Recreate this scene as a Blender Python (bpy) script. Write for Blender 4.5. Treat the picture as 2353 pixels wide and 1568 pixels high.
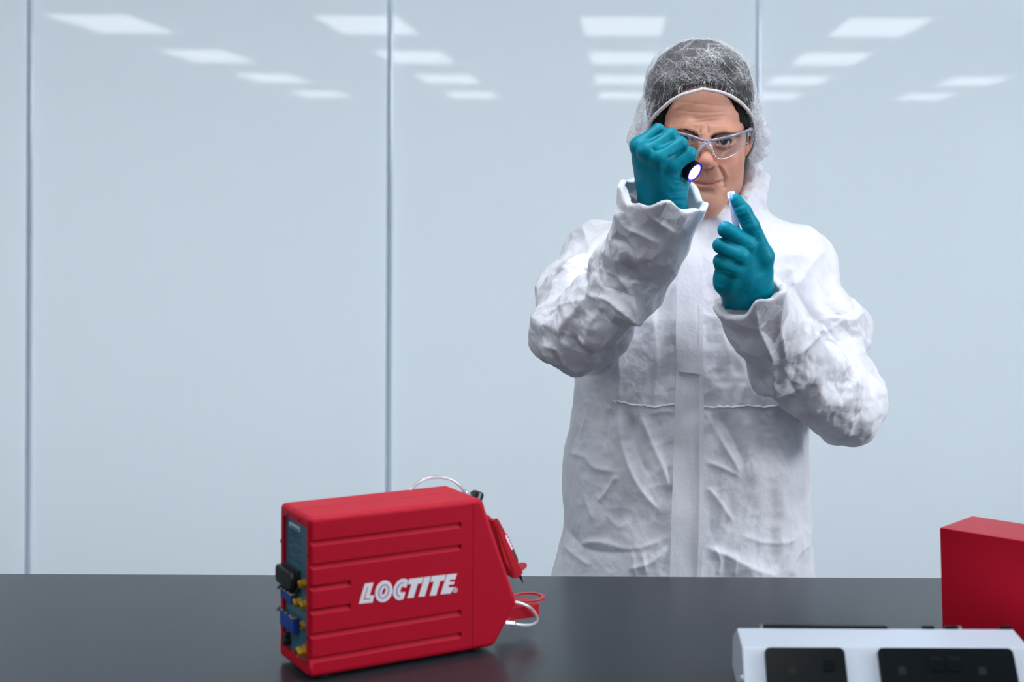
import bpy, bmesh, math, random
import numpy as np
from mathutils import Vector, Matrix, Euler
from mathutils.bvhtree import BVHTree

for o in list(bpy.data.objects):
    bpy.data.objects.remove(o, do_unlink=True)
SC = bpy.context.scene
COL = SC.collection
random.seed(7)

# ------------------------------------------------------------------ camera, light, exposure
F_PX, U0, V0, ROLL = 3400.0, 1430.0, 450.0, 0.0045     # 2353 x 1568 frame, cropped from a level picture
CAM = np.array([0.0, 0.0, 1.44])
_c, _s = math.cos(ROLL), math.sin(ROLL)
RIGHT = np.array([_c, 0, _s]); UP = np.array([-_s, 0, _c]); FWD = np.array([0, 1.0, 0])

cam_data = bpy.data.cameras.new('camera')
cam = bpy.data.objects.new('camera', cam_data)
COL.objects.link(cam)
cam.matrix_world = Matrix(((RIGHT[0], UP[0], 0, CAM[0]), (RIGHT[1], UP[1], -1, CAM[1]), (RIGHT[2], UP[2], 0, CAM[2]), (0, 0, 0, 1)))
cam_data.sensor_width = 36.0
cam_data.lens = F_PX / 2353 * 36.0
cam_data.shift_x = -(U0 - 1176.5) / 2353
cam_data.shift_y = -(784 - V0) / 2353
cam_data.clip_start = 0.05
cam_data.dof.use_dof = True
cam_data.dof.focus_distance = 2.16
cam_data.dof.aperture_fstop = 4.6
SC.camera = cam

world = bpy.data.worlds.new('world'); SC.world = world
world.use_nodes = True
world.node_tree.nodes['Background'].inputs[0].default_value = (0.75, 0.85, 1.0, 1)
world.node_tree.nodes['Background'].inputs[1].default_value = 0.05

SC.view_settings.view_transform = 'Standard'
SC.view_settings.look = 'None'
SC.view_settings.gamma = 1.0
SC.view_settings.use_curve_mapping = False
SC.view_settings.exposure = 0.0
BENCH_POWER = 9.6           # the row right above the bench
PANEL_POWER = 4.2            # radiance of the ceiling light panels
PANEL_COLOR = (0.93, 0.97, 1.0)

def area(name, loc, target, sx, sy, power, color):
    l = bpy.data.lights.new(name, 'AREA'); l.shape = 'RECTANGLE'; l.size = sx; l.size_y = sy; l.energy = power; l.color = color
    o = bpy.data.objects.new(name, l); COL.objects.link(o); o.location = loc
    o.rotation_euler = (Vector(target) - Vector(loc)).to_track_quat('-Z', 'Y').to_euler()
    return o
# lamps of the lit room behind the frosted glass, and a soft lamp standing to the right of the bench
area('lamp_behind_glass', (-0.6, 6.9, 1.25), (-0.6, 4.87, 1.2), 9.0, 2.3, 860, (1.0, 0.87, 0.805))
area('soft_lamp', (3.9, 1.0, 2.2), (0.2, 2.2, 1.1), 1.0, 1.0, 78, (0.95, 0.96, 1.0))

def ray(u, v):
    d = RIGHT * ((u - U0) / F_PX) - UP * ((v - V0) / F_PX) + FWD
    return d
def P(u, v, d):
    """point of the room seen at pixel (u, v) at distance d along the view axis"""
    return CAM + ray(u, v) * d
def project(pts):
    q = np.asarray(pts) - CAM
    y = q @ FWD
    return np.stack([U0 + F_PX * (q @ RIGHT) / y, V0 - F_PX * (q @ UP) / y], 1), y

# ------------------------------------------------------------------ materials
def lin(c):
    return tuple(((x / 255) / 12.92 if x / 255 <= 0.04045 else ((x / 255 + 0.055) / 1.055) ** 2.4) for x in c)
MATS = {}
def mat(name, rgb=(200, 200, 200), rough=0.5, metal=0.0, bump=None, var=0.0, spec=0.5, coat=0.0, sss=0.0, emit=None, trans=0.0, attr=None, linear=None, sheen=0.0, bump2=None, ior=1.5, vscale=30):
    if name in MATS: return MATS[name]
    m = bpy.data.materials.new(name); MATS[name] = m
    m.use_nodes = True
    nt = m.node_tree; N = nt.nodes; L = nt.links
    b = N['Principled BSDF']
    c = linear if linear else lin(rgb)
    b.inputs['Base Color'].default_value = (*c, 1)
    b.inputs['Roughness'].default_value = rough
    b.inputs['Metallic'].default_value = metal
    b.inputs['Specular IOR Level'].default_value = spec
    b.inputs['IOR'].default_value = ior
    b.inputs['Coat Weight'].default_value = coat
    b.inputs['Sheen Weight'].default_value = sheen
    if trans: b.inputs['Transmission Weight'].default_value = trans
    if sss:
        b.inputs['Subsurface Weight'].default_value = sss
        b.inputs['Subsurface Radius'].default_value = (1.0, 0.35, 0.2)
        b.inputs['Subsurface Scale'].default_value = 0.008
    if emit:
        b.inputs['Emission Color'].default_value = (*emit[0], 1)
        b.inputs['Emission Strength'].default_value = emit[1]
    tc = N.new('ShaderNodeTexCoord')
    col_out = None
    if attr:
        a = N.new('ShaderNodeAttribute'); a.attribute_name = attr
        col_out = a.outputs['Color']
    if var:
        nz = N.new('ShaderNodeTexNoise'); nz.inputs['Scale'].default_value = vscale; nz.inputs['Detail'].default_value = 5
        L.new(tc.outputs['Object'], nz.inputs['Vector'])
        mx = N.new('ShaderNodeMix'); mx.data_type = 'RGBA'; mx.blend_type = 'MULTIPLY'
        mx.inputs['Factor'].default_value = 1.0
        rmp = N.new('ShaderNodeMapRange')
        rmp.inputs['From Min'].default_value = 0.3; rmp.inputs['From Max'].default_value = 0.7
        rmp.inputs['To Min'].default_value = 1 - var; rmp.inputs['To Max'].default_value = 1 + var
        L.new(nz.outputs['Fac'], rmp.inputs['Value'])
        if col_out: L.new(col_out, mx.inputs[6])
        else: mx.inputs[6].default_value = (*c, 1)
        cmb = N.new('ShaderNodeCombineColor')
        for i in range(3): L.new(rmp.outputs[0], cmb.inputs[i])
        L.new(cmb.outputs[0], mx.inputs[7])
        col_out = mx.outputs[2]
    if col_out: L.new(col_out, b.inputs['Base Color'])
    prev = None
    for spec_ in (bump, bump2):
        if not spec_: continue
        kind, sc, dist = spec_
        if kind == 'noise':
            t = N.new('ShaderNodeTexNoise'); t.inputs['Scale'].default_value = sc; t.inputs['Detail'].default_value = 4
            o = t.outputs['Fac']
        else:
            t = N.new('ShaderNodeTexVoronoi'); t.inputs['Scale'].default_value = sc; t.feature = 'DISTANCE_TO_EDGE'
            o = t.outputs['Distance']
        L.new(tc.outputs['Object'], t.inputs['Vector'])
        bp = N.new('ShaderNodeBump'); bp.inputs['Distance'].default_value = dist; bp.inputs['Strength'].default_value = 1.0
        L.new(o, bp.inputs['Height'])
        if prev: L.new(prev, bp.inputs['Normal'])
        prev = bp.outputs['Normal']
    if prev: L.new(prev, b.inputs['Normal'])
    return m

def clear_mat(name, tint=(0.95, 0.97, 1.0), haze=0.04, rough=0.03, gloss=0.12):
    """thin clear plastic: see-through, with a faint milky film and a surface reflection"""
    if name in MATS: return MATS[name]
    m = bpy.data.materials.new(name); MATS[name] = m
    m.use_nodes = True
    nt = m.node_tree; N = nt.nodes; L = nt.links
    N.remove(N['Principled BSDF'])
    out = N['Material Output']
    tr = N.new('ShaderNodeBsdfTransparent'); tr.inputs[0].default_value = (*tint, 1)
    gl = N.new('ShaderNodeBsdfGlossy'); gl.inputs['Roughness'].default_value = rough
    df = N.new('ShaderNodeBsdfDiffuse'); df.inputs[0].default_value = (0.9, 0.92, 0.97, 1)
    lw = N.new('ShaderNodeLayerWeight'); lw.inputs['Blend'].default_value = 0.35
    mr = N.new('ShaderNodeMapRange'); mr.inputs['To Min'].default_value = gloss * 0.4; mr.inputs['To Max'].default_value = min(1, gloss * 5)
    L.new(lw.outputs['Facing'], mr.inputs['Value'])
    m1 = N.new('ShaderNodeMixShader'); m1.inputs[0].default_value = haze
    L.new(tr.outputs[0], m1.inputs[1]); L.new(df.outputs[0], m1.inputs[2])
    m2 = N.new('ShaderNodeMixShader')
    L.new(mr.outputs[0], m2.inputs[0]); L.new(m1.outputs[0], m2.inputs[1]); L.new(gl.outputs[0], m2.inputs[2])
    L.new(m2.outputs[0], out.inputs['Surface'])
    return m

# ------------------------------------------------------------------ objects
def link(name, me, parent=None, smooth=None):
    o = bpy.data.objects.new(name, me)
    COL.objects.link(o)
    if parent: o.parent = parent
    return o
def shade(me, smooth=True, angle=None):
    if smooth:
        me.polygons.foreach_set('use_smooth', np.ones(len(me.polygons), bool))
        if angle is not None:
            me.set_sharp_from_angle(angle=math.radians(angle))
def empty(name, loc=(0, 0, 0), rotz=0.0):
    o = bpy.data.objects.new(name, None); COL.objects.link(o)
    o.location = loc; o.rotation_euler = (0, 0, rotz)
    o.empty_display_size = 0.05
    return o
def tag(o, label=None, cat=None, group=None, kind=None):
    if label: o['label'] = label
    if cat: o['category'] = cat
    if group: o['group'] = group
    if kind: o['kind'] = kind
    return o
def from_bm(name, bm, m, parent=None, smooth=False, angle=35, matrix=None):
    me = bpy.data.meshes.new(name)
    bmesh.ops.recalc_face_normals(bm, faces=bm.faces)
    if matrix is not None: bm.transform(matrix)
    bm.to_mesh(me); bm.free()
    if m: me.materials.append(m)
    shade(me, True, None if smooth else angle)
    o = link(name, me, parent)
    if not smooth and angle > 1:
        md = o.modifiers.new('normals', 'WEIGHTED_NORMAL'); md.keep_sharp = True; md.weight = 80
    return o
def mesh_np(name, V, Fc, m=None, parent=None, smooth=True, angle=None):
    me = bpy.data.meshes.new(name)
    V = np.asarray(V, dtype=np.float32)
    if isinstance(Fc, np.ndarray):
        n, k = Fc.shape
        me.vertices.add(len(V)); me.vertices.foreach_set('co', V.ravel())
        me.loops.add(n * k); me.loops.foreach_set('vertex_index', Fc.astype(np.int32).ravel())
        me.polygons.add(n); me.polygons.foreach_set('loop_start', np.arange(0, n * k, k, dtype=np.int32))
        me.update(calc_edges=True); me.validate()
    else:
        me.from_pydata([tuple(map(float, v)) for v in V], [], [tuple(map(int, f)) for f in Fc]); me.update()
    if m: me.materials.append(m)
    if smooth: shade(me, True, angle)
    return link(name, me, parent)
def bevel_all(bm, w, seg=2, angle=20):
    bmesh.ops.recalc_face_normals(bm, faces=bm.faces); bm.normal_update()
    es = [e for e in bm.edges if len(e.link_faces) == 2 and e.calc_face_angle(0) > math.radians(angle)]
    bmesh.ops.bevel(bm, geom=es, offset=w, segments=seg, profile=0.5, affect='EDGES', clamp_overlap=True)
def add_box(bm, lo, hi):
    lo, hi = np.minimum(lo, hi), np.maximum(lo, hi)
    r = bmesh.ops.create_cube(bm, size=1.0)
    c = (lo + hi) / 2; s = hi - lo
    for v in r['verts']:
        v.co = Vector((v.co.x * s[0] + c[0], v.co.y * s[1] + c[1], v.co.z * s[2] + c[2]))
    return r['verts']
def box(name, lo, hi, m, parent=None, bev=0.002, seg=2):
    bm = bmesh.new(); add_box(bm, np.array(lo, float), np.array(hi, float))
    if bev: bevel_all(bm, bev, seg)
    return from_bm(name, bm, m, parent)
def frame_of(d):
    d = np.asarray(d, float); d = d / np.linalg.norm(d)
    a = np.array([0, 0, 1.0]) if abs(d[2]) < 0.9 else np.array([1.0, 0, 0])
    x = np.cross(a, d); x /= np.linalg.norm(x)
    return x, np.cross(d, x), d
def lathe(bm, p0, axis, prof, seg=24, cap=True):
    """revolve (distance along axis, radius) pairs about an axis"""
    x, y, d = frame_of(axis); p0 = np.asarray(p0, float)
    rings = []
    for t, r in prof:
        rings.append([bm.verts.new(p0 + d * t + (x * math.cos(a) + y * math.sin(a)) * max(r, 1e-5)) for a in np.linspace(0, 2 * math.pi, seg, endpoint=False)])
    for A, B in zip(rings[:-1], rings[1:]):
        for i in range(seg):
            bm.faces.new((A[i], A[(i + 1) % seg], B[(i + 1) % seg], B[i]))
    if cap:
        bm.faces.new(rings[0][::-1]); bm.faces.new(rings[-1])
def spline(pts, n):
    """Catmull-Rom through pts (any dimension)"""
    p = np.asarray(pts, float)
    q = np.vstack([2 * p[0] - p[1], p, 2 * p[-1] - p[-2]])
    out = []
    t = np.linspace(0, len(p) - 1, n)
    for s in t:
        i = min(int(s), len(p) - 2); f = s - i
        a, b, c, d = q[i], q[i + 1], q[i + 2], q[i + 3]
        out.append(0.5 * (2 * b + (c - a) * f + (2 * a - 5 * b + 4 * c - d) * f * f + (3 * b - 3 * c + d - a) * f ** 3))
    return np.array(out)
def tube(bm, pts, r, seg=10, cap=True, flat=1.0):
    pts = np.asarray(pts, float); n = len(pts)
    r = np.broadcast_to(np.asarray(r, float), (n,))
    tan = np.gradient(pts, axis=0); tan /= np.linalg.norm(tan, axis=1)[:, None] + 1e-12
    x, _, _ = frame_of(tan[0])
    rings = []
    for i in range(n):
        x = x - tan[i] * (x @ tan[i]); x /= np.linalg.norm(x) + 1e-12
        y = np.cross(tan[i], x)
        rings.append([bm.verts.new(pts[i] + (x * math.cos(a) + y * math.sin(a) * flat) * r[i]) for a in np.linspace(0, 2 * math.pi, seg, endpoint=False)])
    for A, B in zip(rings[:-1], rings[1:]):
        for i in range(seg):
            bm.faces.new((A[i], A[(i + 1) % seg], B[(i + 1) % seg], B[i]))
    if cap:
        bm.faces.new(rings[0][::-1]); bm.faces.new(rings[-1])
def prism(bm, poly, vec):
    """extrude a closed 3-D polygon along vec"""
    vec = np.asarray(vec, float)
    a = [bm.verts.new(np.asarray(p, float)) for p in poly]
    b = [bm.verts.new(np.asarray(p, float) + vec) for p in poly]
    n = len(a)
    bm.faces.new(a); bm.faces.new(b[::-1])
    for i in range(n):
        bm.faces.new((a[i], b[i], b[(i + 1) % n], a[(i + 1) % n]))
def boolean(o, cutters, op='DIFFERENCE'):
    for c in cutters:
        md = o.modifiers.new('cut', 'BOOLEAN'); md.operation = op; md.object = c; md.solver = 'EXACT'
    dg = bpy.context.evaluated_depsgraph_get()
    me = bpy.data.meshes.new_from_object(o.evaluated_get(dg))
    o.modifiers.clear()
    old = o.data; o.data = me; bpy.data.meshes.remove(old)
    for c in cutters:
        d = c.data; bpy.data.objects.remove(c, do_unlink=True); bpy.data.meshes.remove(d)
    shade(me, True, 16)
    md = o.modifiers.new('normals', 'WEIGHTED_NORMAL'); md.keep_sharp = True; md.weight = 80
    return o
# ------------------------------------------------------------------ the room
D_WALL = 4.87
def frosted_mat(name):
    m = bpy.data.materials.new(name); m.use_nodes = True
    nt = m.node_tree; N = nt.nodes; L = nt.links
    N.remove(N['Principled BSDF'])
    df = N.new('ShaderNodeBsdfDiffuse'); df.inputs[0].default_value = (0.55, 0.62, 0.68, 1)
    tl = N.new('ShaderNodeBsdfTranslucent'); tl.inputs[0].default_value = (0.80, 0.90, 0.97, 1)
    gl = N.new('ShaderNodeBsdfGlossy'); gl.inputs['Roughness'].default_value = 0.022
    fr = N.new('ShaderNodeFresnel'); fr.inputs[0].default_value = 1.75
    a = N.new('ShaderNodeMixShader'); a.inputs[0].default_value = 0.5
    b = N.new('ShaderNodeMixShader')
    L.new(df.outputs[0], a.inputs[1]); L.new(tl.outputs[0], a.inputs[2])
    L.new(fr.outputs[0], b.inputs[0]); L.new(a.outputs[0], b.inputs[1]); L.new(gl.outputs[0], b.inputs[2])
    L.new(b.outputs[0], N['Material Output'].inputs['Surface'])
    return m
CEIL = 2.64
m_glass = frosted_mat('frosted glass')
m_strip = mat('polished joint strip', linear=(0.70, 0.80, 0.92), rough=0.14, metal=0.15, coat=0.6)
m_ceil = mat('ceiling tile white', (215, 220, 224), rough=0.8, var=0.03)
m_wall = mat('white plaster', (205, 212, 218), rough=0.7, var=0.03, bump=('noise', 60, 0.0006))
m_floor = mat('grey vinyl floor', (120, 130, 138), rough=0.35, var=0.08, vscale=8, bump=('noise', 90, 0.0003))
m_diff = mat('light diffuser', (250, 250, 250), rough=0.6, emit=(PANEL_COLOR, PANEL_POWER))
m_diff2 = mat('bench light diffuser', (250, 250, 250), rough=0.6, emit=(PANEL_COLOR, BENCH_POWER))
m_lframe = mat('light frame white', (235, 238, 240), rough=0.45)

X0, X1, Y0, Y1 = -5.6, 4.4, -10.6, D_WALL
tag(box('floor', (X0, Y0, -0.08), (X1, Y1 + 2.4, 0), m_floor, bev=0), kind='structure')
ceiling = tag(empty('ceiling', (0, 0, CEIL)), kind='structure')
# ceiling board with the tile grid as real recessed joints
bm = bmesh.new()
add_box(bm, np.array([X0, Y0, 0.012]), np.array([X1, Y1 + 2.4, 0.08]))
from_bm('ceiling_board', bm, m_wall, ceiling)
tile_mesh = None
bm = bmesh.new(); add_box(bm, np.array([-0.296, -0.296, 0.0]), np.array([0.296, 0.296, 0.0125])); bevel_all(bm, 0.003, 1)
tile_me = bpy.data.meshes.new('ceiling_tile'); bm.to_mesh(tile_me); bm.free(); tile_me.materials.append(m_ceil)
light_cells = set()
COLS = (-3.6, -1.8, 0.0, 1.8, 3.6)
ROWS = (1.68, -0.72, -3.12, -5.52, -7.92)
tcount = 0
bm_far = bmesh.new()
ix = 0
for i in range(-9, 8):
    for j in range(-17, 9):
        cx, cy = 0.6 * i, -0.72 + 0.3 + 0.6 * j
        if cx < X0 + 0.3 or cx > X1 - 0.3 or cy < Y0 + 0.3 or cy > Y1 - 0.29: continue
        if any(abs(cx - c) < 0.1 for c in COLS) and any(abs(cy - r) < 0.45 for r in ROWS): continue
        if j > 3 and tcount < 90 and abs(cx) < 3:
            o = link('ceiling_tile', tile_me, ceiling); o.location = (cx, cy, 0); tcount += 1
        else:
            add_box(bm_far, np.array([cx - 0.296, cy - 0.296, 0.0]), np.array([cx + 0.296, cy + 0.296, 0.0125]))
o = from_bm('ceiling_tiles_beyond', bm_far, m_ceil, ceiling); o['kind'] = 'stuff'

# ceiling light panels: the nearer rows are seen mirrored in the glass wall
def make_light(m_d):
    t = empty('ceiling_light')
    bm = bmesh.new()
    for lo, hi in (((-0.3, -0.6), (0.3, -0.582)), ((-0.3, 0.582), (0.3, 0.6)), ((-0.3, -0.582), (-0.282, 0.582)), ((0.282, -0.582), (0.3, 0.582))):
        add_box(bm, np.array([*lo, -0.006]), np.array([*hi, 0.012]))
    f = from_bm('frame', bm, m_lframe, t)
    bm = bmesh.new(); add_box(bm, np.array([-0.2815, -0.5815, 0.0]), np.array([0.2815, 0.5815, 0.008]))
    d = from_bm('diffuser', bm, m_d, t)
    return t
def dup(root, loc):
    r = root.copy(); COL.objects.link(r); r.location = loc
    for ch in root.children:
        c = ch.copy(); COL.objects.link(c); c.parent = r
    return r
for ri, y in enumerate(ROWS):
    if ri < 2: proto = None
    for ci, x in enumerate(COLS):
        if ci == 4 and ri < 3: continue
        if proto is None: o = proto = make_light(m_diff if ri else m_diff2); o.location = (x, y, CEIL)
        else: o = dup(proto, (x, y, CEIL))
        od = ('first', 'second', 'third', 'fourth', 'fifth')
        tag(o, 'white ceiling light panel mirrored in the glass wall, %s row down, %s from left' % (od[ri - 1], od[ci]) if ri else
            'white ceiling light panel straight above the lab bench, %s from left' % od[ci],
            'ceiling light', 'ceiling light panels mirrored in the glass wall' if ri else 'ceiling light panels over the bench')

# back wall of tall glass panels with polished joint strips
wall = tag(empty('wall_back', (0, D_WALL, 0)), kind='structure')
joints = [-1.9505 - 1.2 * k for k in (3, 2, 1)] + [-1.9505, -0.7655, 0.4475] + [0.4475 + 1.2 * k for k in (1, 2, 3)]
edges = [X0] + joints + [X1]
for a, b in zip(edges[:-1], edges[1:]):
    bm = bmesh.new()
    add_box(bm, np.array([a + 0.0045, 0.0, 0.0]), np.array([b - 0.0045, 0.012, CEIL]))
    bevel_all(bm, 0.0025, 2)
    from_bm('glass_panel', bm, m_glass, wall, angle=1)
for x in joints:
    bm = bmesh.new()
    prof = [(x + 0.0095 * math.sin(t), -0.0065 * math.cos(t), 0.0) for t in np.linspace(-math.pi / 2, math.pi / 2, 17)]
    prof += [(x + 0.0035, 0.010, 0), (x - 0.0035, 0.010, 0)]
    prism(bm, prof, (0, 0, CEIL))
    from_bm('joint_strip', bm, m_strip, wall, angle=25)

tag(box('wall_behind_glass', (X0, Y1 + 2.3, 0), (X1, Y1 + 2.4, CEIL), m_wall, bev=0), kind='structure')
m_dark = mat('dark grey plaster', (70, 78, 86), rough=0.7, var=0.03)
tag(box('wall_left', (X0 - 0.1, Y0, 0), (X0, Y1 + 2.4, CEIL + 0.08), m_dark, bev=0), kind='structure')
tag(box('wall_right', (X1, Y0, 0), (X1 + 0.1, Y1 + 2.4, CEIL + 0.08), m_wall, bev=0), kind='structure')
tag(box('wall_front', (X0 - 0.1, Y0 - 0.1, 0), (X1 + 0.1, Y0, CEIL + 0.08), m_dark, bev=0), kind='structure')

# ------------------------------------------------------------------ the bench
BZ = 0.90
m_top = mat('dark laminate worktop', rough=0.27, linear=(0.021, 0.027, 0.033), bump=('noise', 900, 0.00006), spec=0.36)
m_leg = mat('grey powder coated steel', (150, 156, 162), rough=0.4)
BX0, BX1, BY0, BY1 = -2.6, 1.6, 1.28, 2.098
bench = tag(empty('lab_bench', (0, 1.69, 0)), 'long lab bench with a satin black worktop in front of the man', 'bench')
bm = bmesh.new(); add_box(bm, np.array([BX0, BY0 - 1.69, BZ - 0.03]), np.array([BX1, BY1 - 1.69, BZ])); bevel_all(bm, 0.0015, 2)
from_bm('worktop', bm, m_top, bench)
for lx in (BX0 + 0.06, -0.5, BX1 - 0.06):
    for ly in (BY0 - 1.69 + 0.06, BY1 - 1.69 - 0.10):
        box('leg', (lx - 0.025, ly - 0.025, 0), (lx + 0.025, ly + 0.025, BZ - 0.08), m_leg, bench, 0.003)
for ly in (BY0 - 1.69 + 0.06, BY1 - 1.69 - 0.10):
    box('rail', (BX0 + 0.03, ly - 0.018, BZ - 0.08), (BX1 - 0.03, ly + 0.018, BZ - 0.03), m_leg, bench, 0.002)
# ------------------------------------------------------------------ the red dispensing controller
m_red = mat('matte red plastic', rough=0.5, linear=(0.47, 0.003, 0.022), bump=('noise', 1400, 0.00008), spec=0.2)
m_redm = mat('red coated metal', rough=0.35, linear=(0.50, 0.005, 0.02))
m_white = mat('white print', (232, 232, 240), rough=0.5)
m_black = mat('black plastic', rough=0.4, linear=(0.008, 0.010, 0.012))
m_rubber = mat('black rubber', rough=0.8, linear=(0.01, 0.01, 0.01))
m_teal = mat('blue grey metal panel', rough=0.4, linear=(0.028, 0.105, 0.155), var=0.06)
m_blue = mat('blue connector plastic', rough=0.4, linear=(0.01, 0.05, 0.32))
m_gold = mat('yellow brass fitting', rough=0.33, linear=(0.72, 0.42, 0.03), metal=0.55)
m_steel = mat('bright steel', (200, 205, 210), rough=0.25, metal=1.0)
m_label = mat('pale label print', (170, 190, 205), rough=0.5)
m_ink = mat('grey ink', (40, 70, 85), rough=0.6)
m_tube = clear_mat('clear tubing', haze=0.35, gloss=0.25, rough=0.12)
m_luer = clear_mat('clear fitting', haze=0.30, gloss=0.25, rough=0.1, tint=(0.85, 0.9, 1.0))
m_lav = mat('white sleeve', (225, 222, 240), rough=0.5)

DYAW = math.radians(31.81)
DB = np.array([-0.3429, 1.6357, BZ])
DL = np.array([math.cos(DYAW), math.sin(DYAW), 0]); DW = np.array([-math.sin(DYAW), math.cos(DYAW), 0])
W_D, H_D, L_D = 0.0986, 0.1808, 0.2066
dev = tag(empty('dispenser_controller', tuple(DB), DYAW), 'red plastic dispensing controller with white lettering on its ribbed side, left on the bench', 'machine')
def hit(u, v, p0, n):
    d = ray(u, v); t = ((p0 - CAM) @ n) / (d @ n)
    q = CAM + d * t - DB
    return np.array([q @ DL, q @ DW, q[2]])
def side(u, v, off=0.0):             # local (x, z) on the long near side
    q = hit(u, v, DB, DW); return q[0], q[2]
def rear(u, v):                      # local (y, z) on the rear face
    q = hit(u, v, DB, DL); return q[1], q[2]

FOOT = 0.004
prof = [(-0.0015, FOOT), (-0.0015, H_D + 0.001), side(1109, 1153), side(1190, 1385), side(1138, 1506)]
prof = [(float(x), float(z)) for x, z in prof]
prof[2] = (prof[2][0], H_D + 0.0005); prof[4] = (prof[4][0], FOOT)
bm = bmesh.new()
prism(bm, [(x, 0, z) for x, z in prof], (0, W_D, 0))
bevel_all(bm, 0.0058, 8)
body = from_bm('housing', bm, m_red, dev)
cut = []
def wedge(u0, v0, u1, v1, open_left=True):
    x0, z0 = side(u0, v0); x1, z1 = side(u1, v1)
    if open_left: x0 = -0.01
    z0 = z1 = (z0 + z1) / 2
    b = bmesh.new()
    e = 0.0085
    prism(b, [(x0, -0.001, z0 + 0.0004), (x0, 0.0028, z0 - 0.0004), (x0, 0.0028, z0 - 0.0030), (x0, -0.001, z0 - e)], (x1 - x0, 0, 0))
    c = from_bm('cutter', b, None, dev); cut.append(c)
for a in ((720, 1236, 1060, 1207), (720, 1291, 1060, 1257), (718, 1345, 806, 1336), (718, 1398, 806, 1390), (716, 1450, 1060, 1409), (715, 1505, 1060, 1460)):
    wedge(*a)
# seams between the shell halves and the front cap
sx = side(1087, 1300)[0]
b = bmesh.new(); add_box(b, np.array([sx - 0.0004, -0.01, -0.01]), np.array([sx + 0.0004, 0.0012, 0.3])); cut.append(from_bm('cutter', b, None, dev))
b = bmesh.new(); add_box(b, np.array([-0.01, W_D * 0.52, H_D - 0.0014]), np.array([sx - 0.012, W_D * 0.52 + 0.0009, H_D + 0.01])); cut.append(from_bm('cutter', b, None, dev))
b = bmesh.new(); add_box(b, np.array([-0.01, W_D * 0.52, H_D - 0.03]), np.array([0.0012, W_D * 0.52 + 0.0009, H_D + 0.01])); cut.append(from_bm('cutter', b, None, dev))
# recess of the rear panel
ya, zt = rear(708, 1213); yb, _ = rear(654, 1182); _, zb = rear(706, 1526)
RY0, RY1, RZ0, RZ1 = ya, yb, zb, zt
b = bmesh.new(); add_box(b, np.array([-0.02, RY0, RZ0]), np.array([0.003, RY1, RZ1])); cut.append(from_bm('cutter', b, None, dev))
bpy.context.view_layer.update()
boolean(body, cut)
for x in (0.02, prof[4][0] - 0.02):
    for y in (0.016, W_D - 0.016):
        bm = bmesh.new(); lathe(bm, (x, y, 0), (0, 0, 1), [(0, 0.0075), (FOOT + 0.001, 0.0085)], 16)
        from_bm('rubber_foot', bm, m_rubber, dev)
pan = box('rear_panel', (0.0018, RY0 + 0.0002, RZ0 + 0.0002), (0.0029, RY1 - 0.0002, RZ1 - 0.0002), m_teal, dev, bev=0)
# screws on the red rim
for u, v in ((664, 1182), (691, 1196), (646, 1242), (711, 1278), (647, 1405), (711, 1466)):
    y, z = rear(u, v)
    y = min(max(y, 0.0055), W_D - 0.0045)
    bm = bmesh.new(); lathe(bm, (-0.0008, y, z), (-1, 0, 0), [(0, 0.0022), (0.001, 0.0022), (0.0015, 0.0012)], 10)
    from_bm('screw', bm, m_black, dev)
# rating label on the panel
def rrect(u0, v0, u1, v1):
    y0, z0 = rear(u0, v0); y1, z1 = rear(u1, v1)
    return min(y0, y1), max(y0, y1), min(z0, z1), max(z0, z1)
y0, y1, z0, z1 = rrect(662, 1199, 686, 1232)
lab = box('rating_label', (0.0012, y0, z0 + 0.004), (0.0019, y1, z1), m_label, dev, bev=0)
bm = bmesh.new()
for k in range(3):
    zz = z1 - 0.004 - k * 0.0035
    add_box(bm, np.array([0.0009, y0 + 0.003, zz - 0.0007]), np.array([0.0013, y1 - 0.004 - 0.003 * k, zz + 0.0007]))
rr = random.Random(3)
for k in range(8):
    zz = z0 - 0.001 - k * 0.0042
    yy = y1
    while yy > y0 - 0.004:
        w = rr.uniform(0.004, 0.011)
        if rr.random() < 0.7: add_box(bm, np.array([0.0014, max(yy - w, y0 - 0.006), zz - 0.0007]), np.array([0.0019, yy, zz + 0.0007]))
        yy -= w + 0.003
o = from_bm('printed_lines', bm, m_ink, dev); o['kind'] = 'stuff'
# mains plug
def rrect2(uc, vc, w, h):
    y0, _ = rear(uc - w / 2, vc); y1, _ = rear(uc + w / 2, vc); _, z0 = rear(uc, vc + h / 2); _, z1 = rear(uc, vc - h / 2)
    return min(y0, y1), max(y0, y1), z0, z1
y0, y1, z0, z1 = rrect2(668, 1326, 36, 42)
bm = bmesh.new()
prism(bm, [(-0.001, y0, z0 + 0.006), (-0.001, y0 + 0.006, z0), (-0.001, y1, z0), (-0.001, y1, z1), (-0.001, y0 + 0.006, z1), (-0.001, y0, z1 - 0.006)], (-0.008, 0, 0))
bevel_all(bm, 0.002, 2)
plug = from_bm('mains_plug', bm, m_black, dev)
bm = bmesh.new()
for k in range(5):
    add_box(bm, np.array([-0.0085 + 0.0017 * k, y1 - 0.006, z0 + 0.004]), np.array([-0.0076 + 0.0017 * k, y1 + 0.0016, z1 - 0.004]))
from_bm('plug_grip', bm, m_black, plug)
box('mains_inlet', (-0.0015, y0 - 0.002, z0 - 0.002), (0.002, y1 + 0.002, z1 + 0.002), m_black, dev, 0.0008)
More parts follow.
